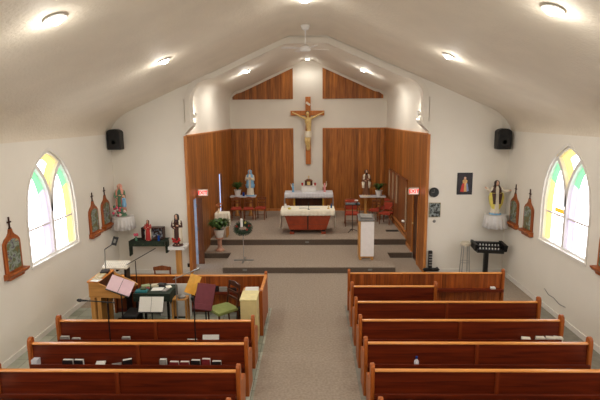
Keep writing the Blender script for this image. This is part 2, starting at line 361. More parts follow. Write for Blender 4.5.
# ------------------------------------------------------------------ stained windows
GL = dict(w=emis('clear_pane', (244,246,255), 3.2), y=emis('yellow_pane_reveal_glow', (255,232,140), .44), g=emis('green_pane_reveal_glow', (140,226,170), .40), v=emis('lavender_pane_reveal_glow', (218,206,240), .42), o=emis('orange_pane', (250,170,40), .42))  # yellow, green and lavender borders also carry the tinted light on the reveals
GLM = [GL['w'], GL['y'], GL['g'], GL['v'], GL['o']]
def window(idx, X, yc, sgn, mirror):
    """sgn: outward direction; u axis along y"""
    name = 'window_%d' % idx
    XP = X+sgn*.10
    def P(u, z, x=XP): return (x, yc+u*mirror, z)
    mb = MB(); n = 10
    for side in (-1, 1):
        cu = side*WW/2; inner_c = side*(WW+DC)     # centre of the inner arc
        def zo(u): return arch(u)
        def zi(u): return WP+math.sqrt(max(0, RAD**2-(abs(u-side*(WW+DC)))**2))
        pts = [(0,WS)]; 
        outl = [(side*WW, WS),(side*WW, (WS+WP)/2)]+[(side*WW*(1-.5*i/n), arch(WW*(1-.5*i/n))) for i in range(n+1)]
        inl = [(0, WS),(0,(WS+WP)/2)]+[(side*WW*.5*i/n, WP+math.sqrt(max(0, RAD**2-(RAD-WW*.5*i/n)**2))) for i in range(n+1)]
        def inset(p, k=.60):
            return (cu-.09+(p[0]-cu)*k, 2.2+(p[1]-2.2)*(.82 if p[1] > 2.2 else .93))  # inset shifted nearer; the wide far border paints the lit far reveal
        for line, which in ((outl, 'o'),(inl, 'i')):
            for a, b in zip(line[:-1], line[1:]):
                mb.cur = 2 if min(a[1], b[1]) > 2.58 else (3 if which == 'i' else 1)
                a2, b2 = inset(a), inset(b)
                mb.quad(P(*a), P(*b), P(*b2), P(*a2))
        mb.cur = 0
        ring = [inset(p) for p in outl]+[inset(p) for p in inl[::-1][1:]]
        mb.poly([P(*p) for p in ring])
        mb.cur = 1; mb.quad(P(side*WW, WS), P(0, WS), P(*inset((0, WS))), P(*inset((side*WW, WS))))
    # kite light at the top
    kite = []
    for i in range(n+1): u = -WW*.5*i/n; kite.append((u, WP+math.sqrt(max(0, RAD**2-(RAD-abs(u))**2))))
    for i in range(1, n+1): u = -WW*.5*(1-i/n); kite.append((u, arch(u)))
    for i in range(1, n+1): u = WW*.5*i/n; kite.append((u, arch(u)))
    for i in range(1, n): u = WW*.5*(1-i/n); kite.append((u, WP+math.sqrt(max(0, RAD**2-(RAD-abs(u))**2))))
    dm = [(-.20,3.0),(-.02,2.78),(.22,3.0),(.02,3.26)]
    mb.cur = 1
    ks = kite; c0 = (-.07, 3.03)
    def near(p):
        return (-.10+p[0]*.40, 3.05+(p[1]-2.93)*.42)  # off-centre inset; wide yellow ring stands in for tinted light on the reveal
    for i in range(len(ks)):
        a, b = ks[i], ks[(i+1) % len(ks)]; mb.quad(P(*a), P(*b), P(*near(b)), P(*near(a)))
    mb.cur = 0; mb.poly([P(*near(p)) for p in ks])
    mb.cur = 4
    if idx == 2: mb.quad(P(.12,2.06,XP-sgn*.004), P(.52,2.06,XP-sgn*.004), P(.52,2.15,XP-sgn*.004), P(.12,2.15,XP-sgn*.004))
    w = tag(mb.build(name, GLM), kind='structure')
    # white frame: outer casing, mullion, tracery
    fr = MB(); XF = X+sgn*.095
    out = [(-WW,WS),(-WW,WP)]+[(-WW+WW*i/12, arch(-WW+WW*i/12)) for i in range(1, 13)]+[(WW*i/12, arch(WW*i/12)) for i in range(1, 12)]+[(WW,WP),(WW,WS)]
    def strip(line, w0, x0, x1, closed=False):
        pr = line; o = offs(pr, w0); 
        fr.loft([[P(p[0],p[1],x0), P(q[0],q[1],x0), P(q[0],q[1],x1), P(p[0],p[1],x1)] for p, q in zip(pr, o)])
    strip(out, -.05, X+sgn*.03, XF)
    lw = .085
    for s in (-1, 1):
        arc = [(s*(-lw/2)+s*WW*.5*i/n*1.0, WP+math.sqrt(max(0, RAD**2-(RAD-WW*.5*i/n)**2))) for i in range(n+1)]
        strip(arc, lw*s*-1, X+sgn*.02, XF)
    fr.box(min(X+sgn*.03, XF), max(X+sgn*.03, XF), yc-lw/2, yc+lw/2, WS+.01, WP+.12)
    fr.box(min(X+sgn*.04, XF), max(X+sgn*.04, XF), yc-WW, yc+WW, WS+.004, WS+.05)
    fr.build('window_frame', M['white'], w)
    mu = MB()
    xa, xb = sorted((XP-sgn*.03, XP-sgn*.001))
    for s in (-1, 1):
        mu.box(xa, xb, yc+s*WW/2-WW*.45, yc+s*WW/2+WW*.45, 2.0, 2.035)
        mu.box(xa, xb, yc+s*WW/2-.09, yc+s*WW/2-.06, WS+.04, 2.0)
    mu.build('muntin', mat('muntin_paint', (232,226,222), .5), w)
    # casing line on the wall
    cs = MB(); XO = X-sgn*.012
    o2 = offs(out, .05)
    cs.loft([[P(p[0],p[1],X-sgn*.001), P(q[0],q[1],X-sgn*.001), P(q[0],q[1],XO), P(p[0],p[1],XO)] for p, q in zip(out, o2)])
    cs.box(min(X-sgn*.03, X+sgn*.039), max(X-sgn*.03, X+sgn*.039), yc-WW-.05, yc+WW+.05, WS-.045, WS+.006)
    cs.build('window_sill', M['trim'], w)
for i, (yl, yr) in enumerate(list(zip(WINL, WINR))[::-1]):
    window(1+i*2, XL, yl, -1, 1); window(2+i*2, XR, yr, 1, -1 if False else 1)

# ------------------------------------------------------------------ ceiling lamps
BULB = emis('lamp_glow', (255,250,238), 14)
def lamp(x, y, z, tiltx, label, watts, grp):
    t = thing('ceiling_light', label, 'light', (x, y, z-.005), 0, grp)
    a = math.atan(.445)*tiltx
    T = Matrix.Rotation(a, 4, 'Y')
    mb = MB(); mb.T = T; mb.lathe([(.085,0),(.115,-.004),(.12,-.018),(.09,-.022),(.085,-.012)], n=24); mb.build('trim_ring', M['white'], t, smooth=True)
    mb = MB(); mb.T = T; mb.lathe([(.02,-.002),(.07,-.006),(.075,-.03),(.05,-.05),(.015,-.058)], n=20); mb.build('bulb', BULB, t, smooth=True)
    l = bpy.data.lights.new('lamp_light', 'SPOT'); l.energy = watts*1.6; l.spot_size = 3.05; l.spot_blend = .6; l.color = (1,.955,.88); l.shadow_soft_size = .07
    lo = bpy.data.objects.new('lamp_light', l); COL.objects.link(lo); lo.location = (x, y, z-.12)
    l = bpy.data.lights.new('bulb_light', 'POINT'); l.energy = watts*.13; l.color = (1,.955,.88); l.shadow_soft_size = .06
    lo = bpy.data.objects.new('bulb_light', l); COL.objects.link(lo); lo.location = (x, y, z-.17)
W = 21
for i, y in enumerate((8.8, 5.1, 1.4, -2.2)):  # rows beyond the visible ones are unseen lamps added for fill light
    a = ['over the front pews', 'nearest the camera in view', 'added behind the camera as unseen fill', 'added by the back wall as unseen fill'][i]
    lamp(-2.60, y, nz(-2.60), -1, 'recessed round lamp on the left ceiling slope '+a, W, 'recessed nave ceiling lamps')
    lamp(2.40, y, nz(2.40), 1, 'recessed round lamp on the right ceiling slope '+a, W, 'recessed nave ceiling lamps')
for i, y in enumerate((8.45, 4.8, 1.1)): lamp(-.1, y, 5.92, 0, ['recessed lamp at the ceiling ridge at the top edge of the photo','unseen ridge lamp added above the loft for fill','unseen ridge lamp added behind the camera for fill'][i], W, 'recessed nave ceiling lamps')  # ridge lamps after the first are unseen, added to brighten the nave
lamp(SC-1.8, 14.9, sz(SC-1.8), -1, 'recessed lamp on the left slope of the sanctuary ceiling', 30, 'recessed sanctuary lamps')
lamp(SC+1.72, 15.3, sz(SC+1.72), 1, 'recessed lamp on the right slope of the sanctuary ceiling', 30, 'recessed sanctuary lamps')
lamp(SC, 18.2, 6.1, 0, 'recessed lamp at the sanctuary peak beside the back wall', 8, 'recessed sanctuary lamps')
lamp(SC, 13.2, 6.1, 0, 'recessed lamp at the sanctuary peak just behind the ceiling fan', 20, 'recessed sanctuary lamps')
# track spots hidden behind the arch band
for s, lab in ((-1, 'small white spot light on the left inner side of the arch'),(1, 'upper small white spot light on the right inner side of the arch')):
    xw = SL if s < 0 else SR
    t = thing('spot_light', lab, 'light', (xw, 12.75, 4.05), 0, 'arch spot lights')
    MB().box(*sorted((0, -s*.05)), -.03, .03, -.05, .05).build('bracket', M['white'], t)
    mb = MB(); mb.T = Matrix.Translation((-s*.11,.0,.02)) @ Matrix.Rotation(-PI/2+.5, 4, 'X'); mb.lathe([(.03,-.07),(.045,-.05),(.05,.06),(.044,.06),(.03,-.04)], n=14); mb.build('lamp_head', M['white'], t, smooth=True)
    mb = MB(); mb.T = Matrix.Translation((-s*.11,.0,.02)) @ Matrix.Rotation(-PI/2+.5, 4, 'X'); mb.lathe([(.01,.05),(.04,.052),(.035,.066),(.01,.07)], n=14); mb.build('bulb', BULB, t)
    l = bpy.data.lights.new('lamp_light', 'POINT'); l.energy = 6; l.color = (1,.93,.82); l.shadow_soft_size = .04
    lo = bpy.data.objects.new('lamp_light', l); COL.objects.link(lo); lo.location = (xw-s*.13, 12.95, 4.06)
t = thing('spot_light', 'lower small white spot light on the right inner side of the arch', 'light', (SR, 12.85, 3.86), 0, 'arch spot lights')
MB().box(-.05, 0, -.03, .03, -.05, .05).build('bracket', M['white'], t)
mb = MB(); mb.T = Matrix.Translation((-.11,0,.02)) @ Matrix.Rotation(-PI/2+.5, 4, 'X'); mb.lathe([(.03,-.07),(.045,-.05),(.05,.06),(.044,.06),(.03,-.04)], n=14); mb.build('lamp_head', M['white'], t, smooth=True)

# ceiling fan
t = thing('ceiling_fan', 'white ceiling fan on a long rod before the arch peak', 'fan', (-.12, 10.73, 5.92))
MB().lathe([(.03,-.11),(.07,-.09),(.10,-.02),(.09,0)]).build('canopy', M['white'], t, smooth=True)
MB().tube([(0,0,-.1),(0,0,-.42)], .014).build('rod', M['white'], t)
MB().lathe([(.03,-.55),(.09,-.54),(.12,-.50),(.12,-.45),(.06,-.42),(.02,-.41)]).build('motor', M['white'], t, smooth=True)
for k in range(4):
    a = k*PI/2+.25
    mb = MB(); mb.T = Matrix.Rotation(a, 4, 'Z') @ Matrix.Rotation(.16, 4, 'X')
    mb.prism([(.10,-.02),(.2,-.05),(.50,-.065),(.54,-.03),(.54,.03),(.50,.065),(.2,.05),(.10,.02)], -.495, -.488, 'z'); mb.build('blade', M['white'], t)

# ------------------------------------------------------------------ pews
def pew(x0, x1, y0, label, grp, front=False, zend=.90):
    t = thing('front_rail' if front else 'church_pew', label, 'pew rail' if front else 'pew', ((x0+x1)/2, y0, 0), 0, grp)
    w = (x1-x0)/2; th = .055
    ep = [(-.05,0),(-.055,.5),(-.06,.80),(-.05,zend-.035),(-.02,zend-.004),(.02,zend),(.05,zend-.03),(.055,.72),(.09,.62),(.34,.585),(.40,.55),(.41,.45),(.36,.2),(.39,0)]
    if front: ep = [(-.04,0),(-.045,.80),(-.035,zend-.03),(0,zend),(.035,zend-.03),(.045,.8),(.04,0)]
    for s in (-1, 1):
        a, b = (-w, -w+th) if s < 0 else (w-th, w)
        MB().prism(ep, a, b, 'x').build('end_panel', M['pewv'], t, bevel=.008)
    a, b = -w+th, w-th
    MB().prism([(-.030,.792),(-.036,.803),(-.028,.816),(.016,.818),(.028,.805),(.024,.792)], a, b, 'x').build('top_rail', M['cap'], t)
    if front:
        MB().box(a, b, -.012, .012, .06, .792).build('plank_panel', M['rail'], t)
        MB().box(a, b, -.16, -.012, .46, .485).box(a, b, -.17, -.15, .45, .51).build('ledge', M['pew'], t)
        MB().box(a, b, -.02, .02, .02, .1).build('bottom_rail', M['pew'], t)
        return t
    MB().prism([(-.018,.46),(-.014,.792),(.012,.792),(.022,.46),(.10,.40),(.08,.38),(.0,.42)], a, b, 'x').build('backrest', M['pew'], t)
    MB().box(a, b, -.012, .0, .08, .46).build('lower_back', M['pew'], t)
    MB().prism([(-.125,.475),(-.125,.535),(-.110,.535),(-.110,.492),(-.018,.492),(-.012,.475)], a, b, 'x').build('book_rack', M['pew'], t, bevel=.003)
    MB().prism([(.02,.40),(.02,.43),(.36,.45),(.385,.44),(.385,.415)], a, b, 'x').build('seat', M['pew'], t, bevel=.006)
    if x1-x0 > 2: 
        MB().box(-.025, .025, -.034, -.014, .492, .79).box(-.03, .03, .0, .36, .0, .40).build('center_brace', wood('pew_brace_wood', (104,40,14), (138,60,24), .36, 2), t)
    return t
LX0, LX1, RX0, RX1 = -4.14, -.92, .735, 3.95
gl, gr = 'pews in the left block', 'pews in the right block'
LY = [7.275, 6.484, 5.725, 4.96]; RY = [8.078, 7.307, 6.52, 5.762, 5.0]
for y, lab in zip(LY, ['left block pew nearest the music corner, front row', 'left block pew carrying most of the hymn books in its rack', 'left block pew along the bottom left edge of the photo', 'left block pew mostly below the frame, only an end tip showing']):
    pew(LX0+.03, LX1, y, 'long reddish wooden '+lab, gl)
for y, lab in zip(RY, ['right block pew just behind the short pew', 'right block pew with papers at the wall end of its rack', 'right block pew with a small blue bottle in its rack', 'right block pew, last full one before the bottom edge', 'right block pew cut by the bottom edge of the photo']):
    pew(RX0, RX1, y, 'long reddish wooden '+lab, gr)
pew(RX0, 2.37, 8.87, 'short reddish wooden pew between front rail and long pews', gr)
pew(RX0, 3.95, 9.66, 'long plank-fronted wooden rail before the right pews', 'front rails', front=True)
pew(-4.12, LX1, 9.52, 'long plank-fronted wooden rail behind the music corner on the left', 'front rails', front=True)
t = thing('side_screen', 'short wooden side screen closing the music corner by the aisle', 'screen', (LX1-.0, 8.98, 0))
MB().box(-.045, 0, -.5, .47, .05, .80).build('panel', M['rail'], t)
MB().box(-.05, .005, -.52, .47, .80, .85).build('top_rail', M['cap'], t, bevel=.006)
MB().box(-.055, .01, -.56, -.5, 0, .88).build('post', M['pewv'], t, bevel=.008)

# ------------------------------------------------------------------ books and papers
DARKC = mat('book_dark', (30,24,26), .5); REDC = mat('book_red', (130,40,44), .5); GREYC = mat('book_grey', (150,146,140), .6)
def book(x, y, z, w, h, d, cm, label, rz=0, lean=.15, grp=None):
    """upright book, spine down, w along x, h tall, d thick along y"""
    t = thing('hymn_book', label, 'book', (x, y, z), rz, grp); t.rotation_euler = (lean*.5, 0, rz)
    mb = MB(); mb.box(-w/2, w/2, -d/2, -d/2+.004, 0, h).box(-w/2, w/2, d/2-.004, d/2, 0, h).box(-w/2, w/2, -d/2, d/2, 0, .004); mb.build('cover', cm, t)
    MB().box(-w/2+.004, w/2-.004, -d/2+.004, d/2-.004, .004, h-.003).build('pages', M['paper'], t); return t
def flat(name, x, y, z, w, d, h, m, label, cat, rz=0, rx=0, ry=0, grp=None, bevel=.002):
    o = MB().box(-w/2, w/2, -d/2, d/2, 0, h).build(name, m, None, (x, y, z), (rx, ry, rz), bevel=bevel); return tag(o, label, cat, grp)
ry = lambda y0: y0-.068
RZ = .492
g = 'hymn books in the rack of the book-filled left pew'
b2 = ry(LY[1])
for i, (x, w, h, cm, lab) in enumerate([(-3.52,.15,.10,DARKC,'dark hymn book left of a dark one, beside the rolled white towels'),(-3.36,.13,.10,DARKC,'dark hymn book, right one of the pair beside the towels'),
     (-2.14,.10,.11,GREYC,'grey book, leftmost of the long run of books right of the pew brace'),(-1.98,.13,.075,REDC,'red hymn book second from left in the long run'),(-1.83,.13,.075,REDC,'red hymn book third in the long run, beside a blank gap'),
     (-1.67,.13,.10,DARKC,'dark hymn book with pale page tops in the middle of the long run'),(-1.52,.12,.12,REDC,'pink topped taller book second from the aisle in the run'),(-1.37,.13,.085,DARKC,'dark hymn book with white page tops nearest the aisle in the run')]):
    book(x, b2, RZ, w, h, .05, cm, lab, R.uniform(-.05, .05), .12, g)
flat('folded_towel', -4.0, b2+.01, RZ, .09, .09, .10, M['linen'], 'folded white towel in the rack at the far left pew end', 'towel')
flat('paper_sheet', -3.05, b2, RZ+.03, .13, .08, .02, M['paper'], 'small white leaflet lying in the rack left of the brace', 'leaflet', .1, .3)
book(-2.66, b2, RZ, .13, .11, .05, DARKC, 'black and cream book leaning just left of the pew brace', .4, .25)
flat('paper_sheet', -2.82, b2, RZ, .13, .07, .03, GREYC, 'crumpled grey leaflet left of the black and cream book', 'leaflet', .3)
b1 = ry(LY[0])
for x, w, lab, h in ((-3.97,.14,'black edged white booklet far left in the front left pew rack',.08),(-3.79,.13,'thin white booklet second from left in the front left pew rack',.05),(-2.98,.13,'white booklet in the front left pew rack left of the brace',.07),(-1.92,.16,'pale thin leaflet right of the brace in the front left pew rack',.03)):
    book(x, b1, RZ, w, h, .04, GREYC, lab, 0, .12, 'booklets in the front left pew')
tag(MB().box(-.13,.13,-.006,.006,0,.08).build('paper_card', M['paper'], None, (-1.62, b1, RZ+.02), (-.25,0,.03)), 'wide white card in the front left pew rack nearest the aisle', 'card')
r2 = ry(RY[1])
for x, lab in ((3.36,'cream paper, lone one leftmost in the right pew rack'),(3.58,'cream booklet, middle of the papers at the wall end'),(3.74,'cream booklet lying by the wall-end pew panel'),(3.86,'small cream leaflet touching the wall-end pew panel')):
    flat('paper_booklet', x, r2, RZ, .13, .06, .07 if x != 3.36 else .06, M['cloth'], lab, 'booklet', R.uniform(-.2,.2), .2, grp='papers in the right pew rack')
t = thing('water_bottle', 'small clear bottle with blue cap in a right pew rack', 'bottle', (1.48, ry(RY[2]), RZ))
MB().lathe([(.03,0),(.033,.01),(.033,.07),(.012,.10),(.012,.11)], n=12).build('bottle_body', M['linen'], t, smooth=True); MB().lathe([(.016,.11),(.016,.14)], n=12).build('cap', M['glass'], t)
flat('paper_booklet', 3.70, 9.66-.09, .487, .09, .07, .05, M['paper'], 'small white booklet on the ledge of the right front rail', 'booklet')

# ------------------------------------------------------------------ statues
def statue(name, label, loc, h, robe, skin=M['skin'], mantle=None, hair=M['hair'], arms='pray', rz=0, veil=False, mopen=.9, base=None, longhair=False, mtop=.80, mbot=.05):
    t = thing(name, label, 'statue', loc, rz)
    b = .04*h if base else 0
    if base: MB().lathe([(.17*h,0),(.175*h,.015*h),(.15*h,.03*h),(.15*h,.045*h)], n=20).build('base', base, t, smooth=True)
    prof = [(0,.13,.11),(.06,.13,.11),(.2,.12,.10),(.35,.112,.09),(.5,.105,.08),(.6,.10,.075),(.7,.115,.075),(.77,.125,.07),(.81,.11,.06),(.835,.05,.045),(.86,.038,.038),(.875,.05,.055),(.90,.058,.066),(.935,.062,.07),(.965,.055,.062),(.99,.035,.04),(1,.01,.01)]
    n = 28; mb = MB(); rings = []
    for z, rx, ry_ in prof:
        k = max(0, .6-z)/.6*.10
        rings.append([(rx*h*(1+k*sin(9*a))*cos(a), ry_*h*(1+k*sin(9*a))*sin(a)+(-.012*h if z > .87 else 0), b+z*(h-b)) for a in [2*PI*i/n for i in range(n)]])
    mb.loft(rings[:11]); mb.cur = 1; mb.loft(rings[9:]); mb.cur = 1
    mb.tube([(0,-.072*h,b+.935*(h-b)),(0,-.092*h,b+.915*(h-b)),(0,-.08*h,b+.908*(h-b))], [.006*h,.011*h,.006*h], 6)
    mb.tube([(-.02*h,-.078*h,b+.893*(h-b)),(.02*h,-.078*h,b+.893*(h-b))], .005*h, 5)
    for s in (-1, 1):
        mb.cur = 2; mb.ball((s*.025*h,-.074*h,b+.937*(h-b)), .008*h, 6, 4)
        sh = Vector((s*.105*h, 0, .79*h))
        if arms == 'pray': el = Vector((s*.15*h,-.04*h,.62*h)); ha = Vector((s*.02*h,-.13*h,.70*h))
        elif arms == 'open': el = Vector((s*.21*h,-.05*h,.70*h)); ha = Vector((s*.34*h,-.10*h,.80*h if s < 0 else .72*h))
        elif arms == 'hold': el = Vector((s*.15*h,-.03*h,.62*h)); ha = Vector((s*.05*h,-.13*h,.60*h+(.06*h if s > 0 else 0)))
        else: el = Vector((s*.14*h,-.02*h,.62*h)); ha = Vector((s*.10*h,-.10*h,.52*h))
        mb.cur = 0; mb.tube([sh, (sh+el)/2, el, el.lerp(ha, .8)], [.045*h,.045*h,.042*h,.05*h], 10)
        mb.cur = 1; d = (ha-el).normalized(); mb.tube([el.lerp(ha,.7), ha], [.018*h,.016*h], 8); mb.ball(tuple(ha+d*.015*h), (.018*h,.012*h,.022*h), 8, 5)
        side = d.cross(Vector((0,1,0))).normalized() if abs(d.y) < .9 else Vector((1,0,0))
        for q in range(4):
            f0 = ha+d*.025*h+side*(q-1.5)*.008*h; mb.tube([f0, f0+d*.018*h, f0+d*(.03-.004*abs(q-1.5))*h+Vector((0,0,-.004*h))], [.005*h,.0045*h,.003*h], 5)
        mb.tube([ha, ha+side*.02*h+d*.012*h, ha+side*.024*h+d*.026*h], [.006*h,.005*h,.004*h], 5)
    # feet
    for s in (-1, 1): mb.ball((s*.05*h,-.11*h,b+.012*h), (.022*h,.04*h,.014*h), 8, 5)
    mb.build('figure', [robe, skin, M['hair']], t, smooth=True)
    if mantle:
        mb = MB(); rr = []
        for z, rx, ry_ in [(mbot,.165,.14),(.3,.15,.125),(.5,.145,.115),(.65,.15,.10),(mtop-.03,.15,.09),(mtop+.03,.09,.06)]+([(.86,.065,.065),(.93,.082,.088),(.98,.062,.068),(1.01,.02,.02)] if veil else []):
            k = .05*(1-z)
            op = mopen*(1.0 if z < .84 else .9)
            rr.append([(rx*h*(1+k*sin(8*a))*cos(a), ry_*h*(1+k*sin(8*a))*sin(a)+.0*h, b+z*(h-b)) for a in [-PI/2+op+(2*PI-2*op)*i/24 for i in range(25)]])
        mb.loft(rr, closed=False); o = mb.build('mantle', mantle, t, smooth=True)
        so = o.modifiers.new('solid', 'SOLIDIFY'); so.thickness = .012*h
    if not veil:
        mb = MB(); rr = []
        for z, r_ in ([(.72,.10),(.79,.10)] if longhair else [])+[(.87,.078),(.92,.084),(.965,.076),(.995,.05),(1.015,.01)]:
            rr.append([(r_*h*cos(a)*.92, r_*h*sin(a)*1.02, b+z*(h-b)) for a in [-PI/2+.62*(1-max(0,z-.95)*14)+(2*PI-1.24*(1-max(0,z-.95)*14))*i/20 for i in range(21)]])
        mb.loft(rr, closed=False); o = mb.build('hair', hair, t, smooth=True)
        so = o.modifiers.new('solid', 'SOLIDIFY'); so.thickness = .01*h
    return t

def lace_shelf(label, cx, cz, rz, w=.25, drop=.31):
    t = thing('corner_shelf', label, 'shelf', (cx, 11.82, cz), rz)
    n = 40; mb = MB()
    mb.lathe([(w,-.03),(w,0)], n=24); mb.build('shelf_board', M['white'], t)
    mb = MB(); rings = []
    for z, r_, k in [(.006,w*.2,0),(.006,w+.005,0),(-.012,w+.006,.0),(-.10,w+.01,.035),(-drop,w+.035,.06)]:
        rings.append([(r_*(1+k*sin(17*a))*cos(a), r_*(1+k*sin(17*a))*sin(a), z+(0 if z > -.2 else .008*sin(11*a))) for a in [2*PI*i/170 for i in range(170)]])
    mb.loft(rings, cap=False); o = mb.build('lace_cloth', M['lace'], t, smooth=True)
    so = o.modifiers.new('solid', 'SOLIDIFY'); so.thickness = .004
    return t
lace_shelf('round left corner shelf under a white lace cloth', -4.74, 1.585, 0)
lace_shelf('round right corner shelf under a white lace cloth', 4.53, 1.585, 0)
# woman and child with bouquet
st = statue('madonna_statue', 'pink veiled woman statue with a child and flowers on left corner shelf', (-4.80,11.88,1.592), .80, M['sgreen'], mantle=M['spink'], veil=True, arms='hold', mopen=.42, base=M['sgreen'], mbot=.10)
mb = MB(); mb.T = Matrix.Translation((.13,-.10,.30)); mb.lathe([(.05,-.06),(.06,0),(.045,.10),(.05,.15),(.02,.17)], n=12, sy=.8); mb.cur = 1; mb.ball((0,-.01,.21), .04); mb.cur = 2; mb.ball((0,.01,.225), (.043,.04,.035)); mb.build('child_figure', [M['sblue'], M['skin'], M['hair']], st, smooth=True)
mb = MB()
for k in range(16):
    a = k*2.4; r_ = .15*math.sqrt((k+.5)/16); mb.cur = k % 3; mb.ball((r_*cos(a)-.0, -.17+.04*sin(k*3), .16+r_*sin(a)*.9), .036, 8, 5)
mb.build('flowers', [mat('pink_petals', (232,96,124), .5), mat('pale_petals', (244,216,210), .5), M['sgreen']], st, smooth=True)
# open-armed statue
st = statue('robed_statue', 'statue with outstretched arms in a dark and yellow cloak on right corner shelf', (4.53,11.86,1.592), .84, M['scream'], mantle=M['sdark'], arms='open', longhair=True, mopen=.34, base=M['sblue'], mbot=.62)
mb = MB()
for s in (-1, 1):
    mb.loft([[(s*.055,-.085,z) , (s*w_,-.05,z), (s*w_,.02,z), (s*.05,.0,z)] for z, w_ in ((.14,.09),(.26,.15),(.42,.18),(.54,.15))])
mb.build('cloak_lining', M['syellow'], st, smooth=True)
# small table-like wall shelf with green cloth
t = thing('wall_shelf', 'front wall shelf draped with a dark green cloth left of the pedestal', 'shelf', (-4.12, 11.88, .96))
MB().box(-.42,.42,-.20,.2,-.03,0).build('shelf_board', M['oak'], t)
mb = MB(); mb.box(-.45,.45,-.23,.19,.001,.009); mb.box(-.45,.45,-.235,-.228,-.11,.005)
for s in (-1, 1):
    mb.loft([[(s*.45+s*.004, -.20-.03*w_, z),(s*.45+s*.004, .0+.02*w_, z),(s*.455+s*.02, .05, z),(s*.47+s*.02,-.15, z)] for z, w_ in ((.005,1),(-.12,.8),(-.25,.5),(-.38 if s < 0 else -.30,.1))])
mb.build('green_cloth', M['green'], t)
t = thing('shadow_box', 'dark open display box standing on the green draped shelf', 'display box', (-4.05,11.96,.97))
MB().box(-.28,.28,.08,.1,0,.30).box(-.28,-.26,-.08,.1,0,.30).box(.26,.28,-.08,.1,0,.30).box(-.28,.28,-.08,.1,.28,.30).box(-.28,.28,-.08,.1,0,.015).build('case', M['dkwood'], t)
MB().box(-.26,.26,.07,.079,.015,.28).build('picture', blotch('case_picture', [(20,20,26),(90,60,30),(40,70,100),(230,230,230),(20,20,22)], 22, seedv=3), t)
statue('robed_statue', 'small red robed statue in front of the display box on green cloth', (-4.12,11.80,.97), .52, M['sred'], mantle=M['scream'], mopen=.9, arms='hold', longhair=True, hair=M['brownhair'])
t = thing('flower_vase', 'small vase of pink flowers at the left end of the green draped shelf', 'vase', (-4.43,11.78,.97))
MB().lathe([(.025,0),(.035,.03),(.02,.08),(.025,.1)], n=12).build('vase', M['sgreen'], t, smooth=True)
mb = MB()
for k in range(6): mb.ball((.035*cos(k*1.05),.03*sin(k*1.05),.14+.015*(k%2)), .03, 8, 5)
mb.build('blooms', mat('pink_petals', (232,96,124)), t, smooth=True)
t = thing('votive_glass', 'blue glass candle holder at the right end of the green draped shelf', 'candle', (-3.85,11.76,.97))
MB().lathe([(.028,0),(.032,.13),(.028,.13),(.024,.02)], n=14).build('glass', M['glass'], t, smooth=True); MB().lathe([(.022,.02),(.022,.09)], n=12).build('wax', M['white'], t)
# pedestal and its statue
t = thing('pedestal', 'oak post pedestal with a white square top beside the sanctuary opening', 'pedestal', (-3.36,11.75,0))
MB().box(-.16,.16,-.16,.16,0,.06).build('foot', M['oak'], t, bevel=.01); MB().box(-.065,.065,-.065,.065,.06,.80).build('post', M['oakv'], t, bevel=.006)
MB().box(-.2,.2,-.2,.2,.80,.85).box(-.21,.21,-.21,-.2,.78,.86).box(-.21,.21,.2,.21,.78,.86).box(-.21,-.2,-.21,.21,.78,.86).box(.2,.21,-.21,.21,.78,.86).build('top', M['white'], t)
st = statue('nun_statue', 'nun statue with dark veil and roses on the white topped pedestal', (-3.36,11.72,.852), .80, M['sdark'], mantle=M['scream'], veil=False, hair=mat('black_veil', (24,18,18), .6), longhair=True, arms='hold', mopen=.55, base=M['sdark'])
mb = MB(); [mb.ball((.10*cos(k*1.9)*.9,-.15+.01*(k%3),.17+.045*sin(k*2.7)), .028, 8, 5) for k in range(10)]; mb.build('roses', M['sred'], st, smooth=True)
mb = MB(); mb.box(-.012,.012,-.155,-.14,.48,.66).box(-.05,.05,-.155,-.14,.59,.615); mb.build('crucifix', M['dkwood'], st)
# wall outlet plates
for x, z, lab, c_ in ((-3.21,.22,'dark outlet plate low on the front wall by the pedestal',M['bplastic']),):
    tag(MB().box(-.035,.035,-.012,0,-.05,.05).build('wall_outlet', c_, None, (x,D,z), bevel=.004), lab, 'outlet')

# ------------------------------------------------------------------ speakers
def speaker(label, x, z):
    t = thing('wall_speaker', label, 'speaker', (x, 11.9, z), 0, 'wall speakers')
    n = 12
    pr = [(-.165,-.25),(.165,-.25),(.165,.16)]+[(.165*cos(PI*i/n), .16+.09*sin(PI*i/n)) for i in range(1, n)]+[(-.165,.16)]
    MB().prism(pr, -.12, .14, 'y').build('cabinet', M['bplastic'], t, bevel=.02)
    MB().prism([(a*.88,b*.9) for a, b in pr], -.128, -.119, 'y').build('grille', mat('speaker_grille', (26,26,28), .8, bump=.6, bscale=200), t)
    mb = MB(); mb.T = Matrix.Translation((0,-.129,-.07)) @ Matrix.Rotation(PI/2, 4, 'X'); mb.lathe([(.05,.0),(.11,.004),(.115,.0)], n=24); mb.build('woofer', M['bplastic'], t, smooth=True)
    MB().box(-.05,.05,.1,.2,-.05,.05).build('bracket', M['black'], t); return t
speaker('black wall speaker high in the left front corner', -4.83, 3.50); speaker('black wall speaker high in the right front corner', 4.63, 3.44)
tag(MB().tube([(4.68,12.06,3.66),(4.62,12.06,3.95),(4.3,12.07,4.10),(4.12,12.07,nz(4.12)-.01)], .006, 6).build('speaker_wire', M['trim'], None), 'thin pale wire rising from the right speaker to the ceiling', 'wire')

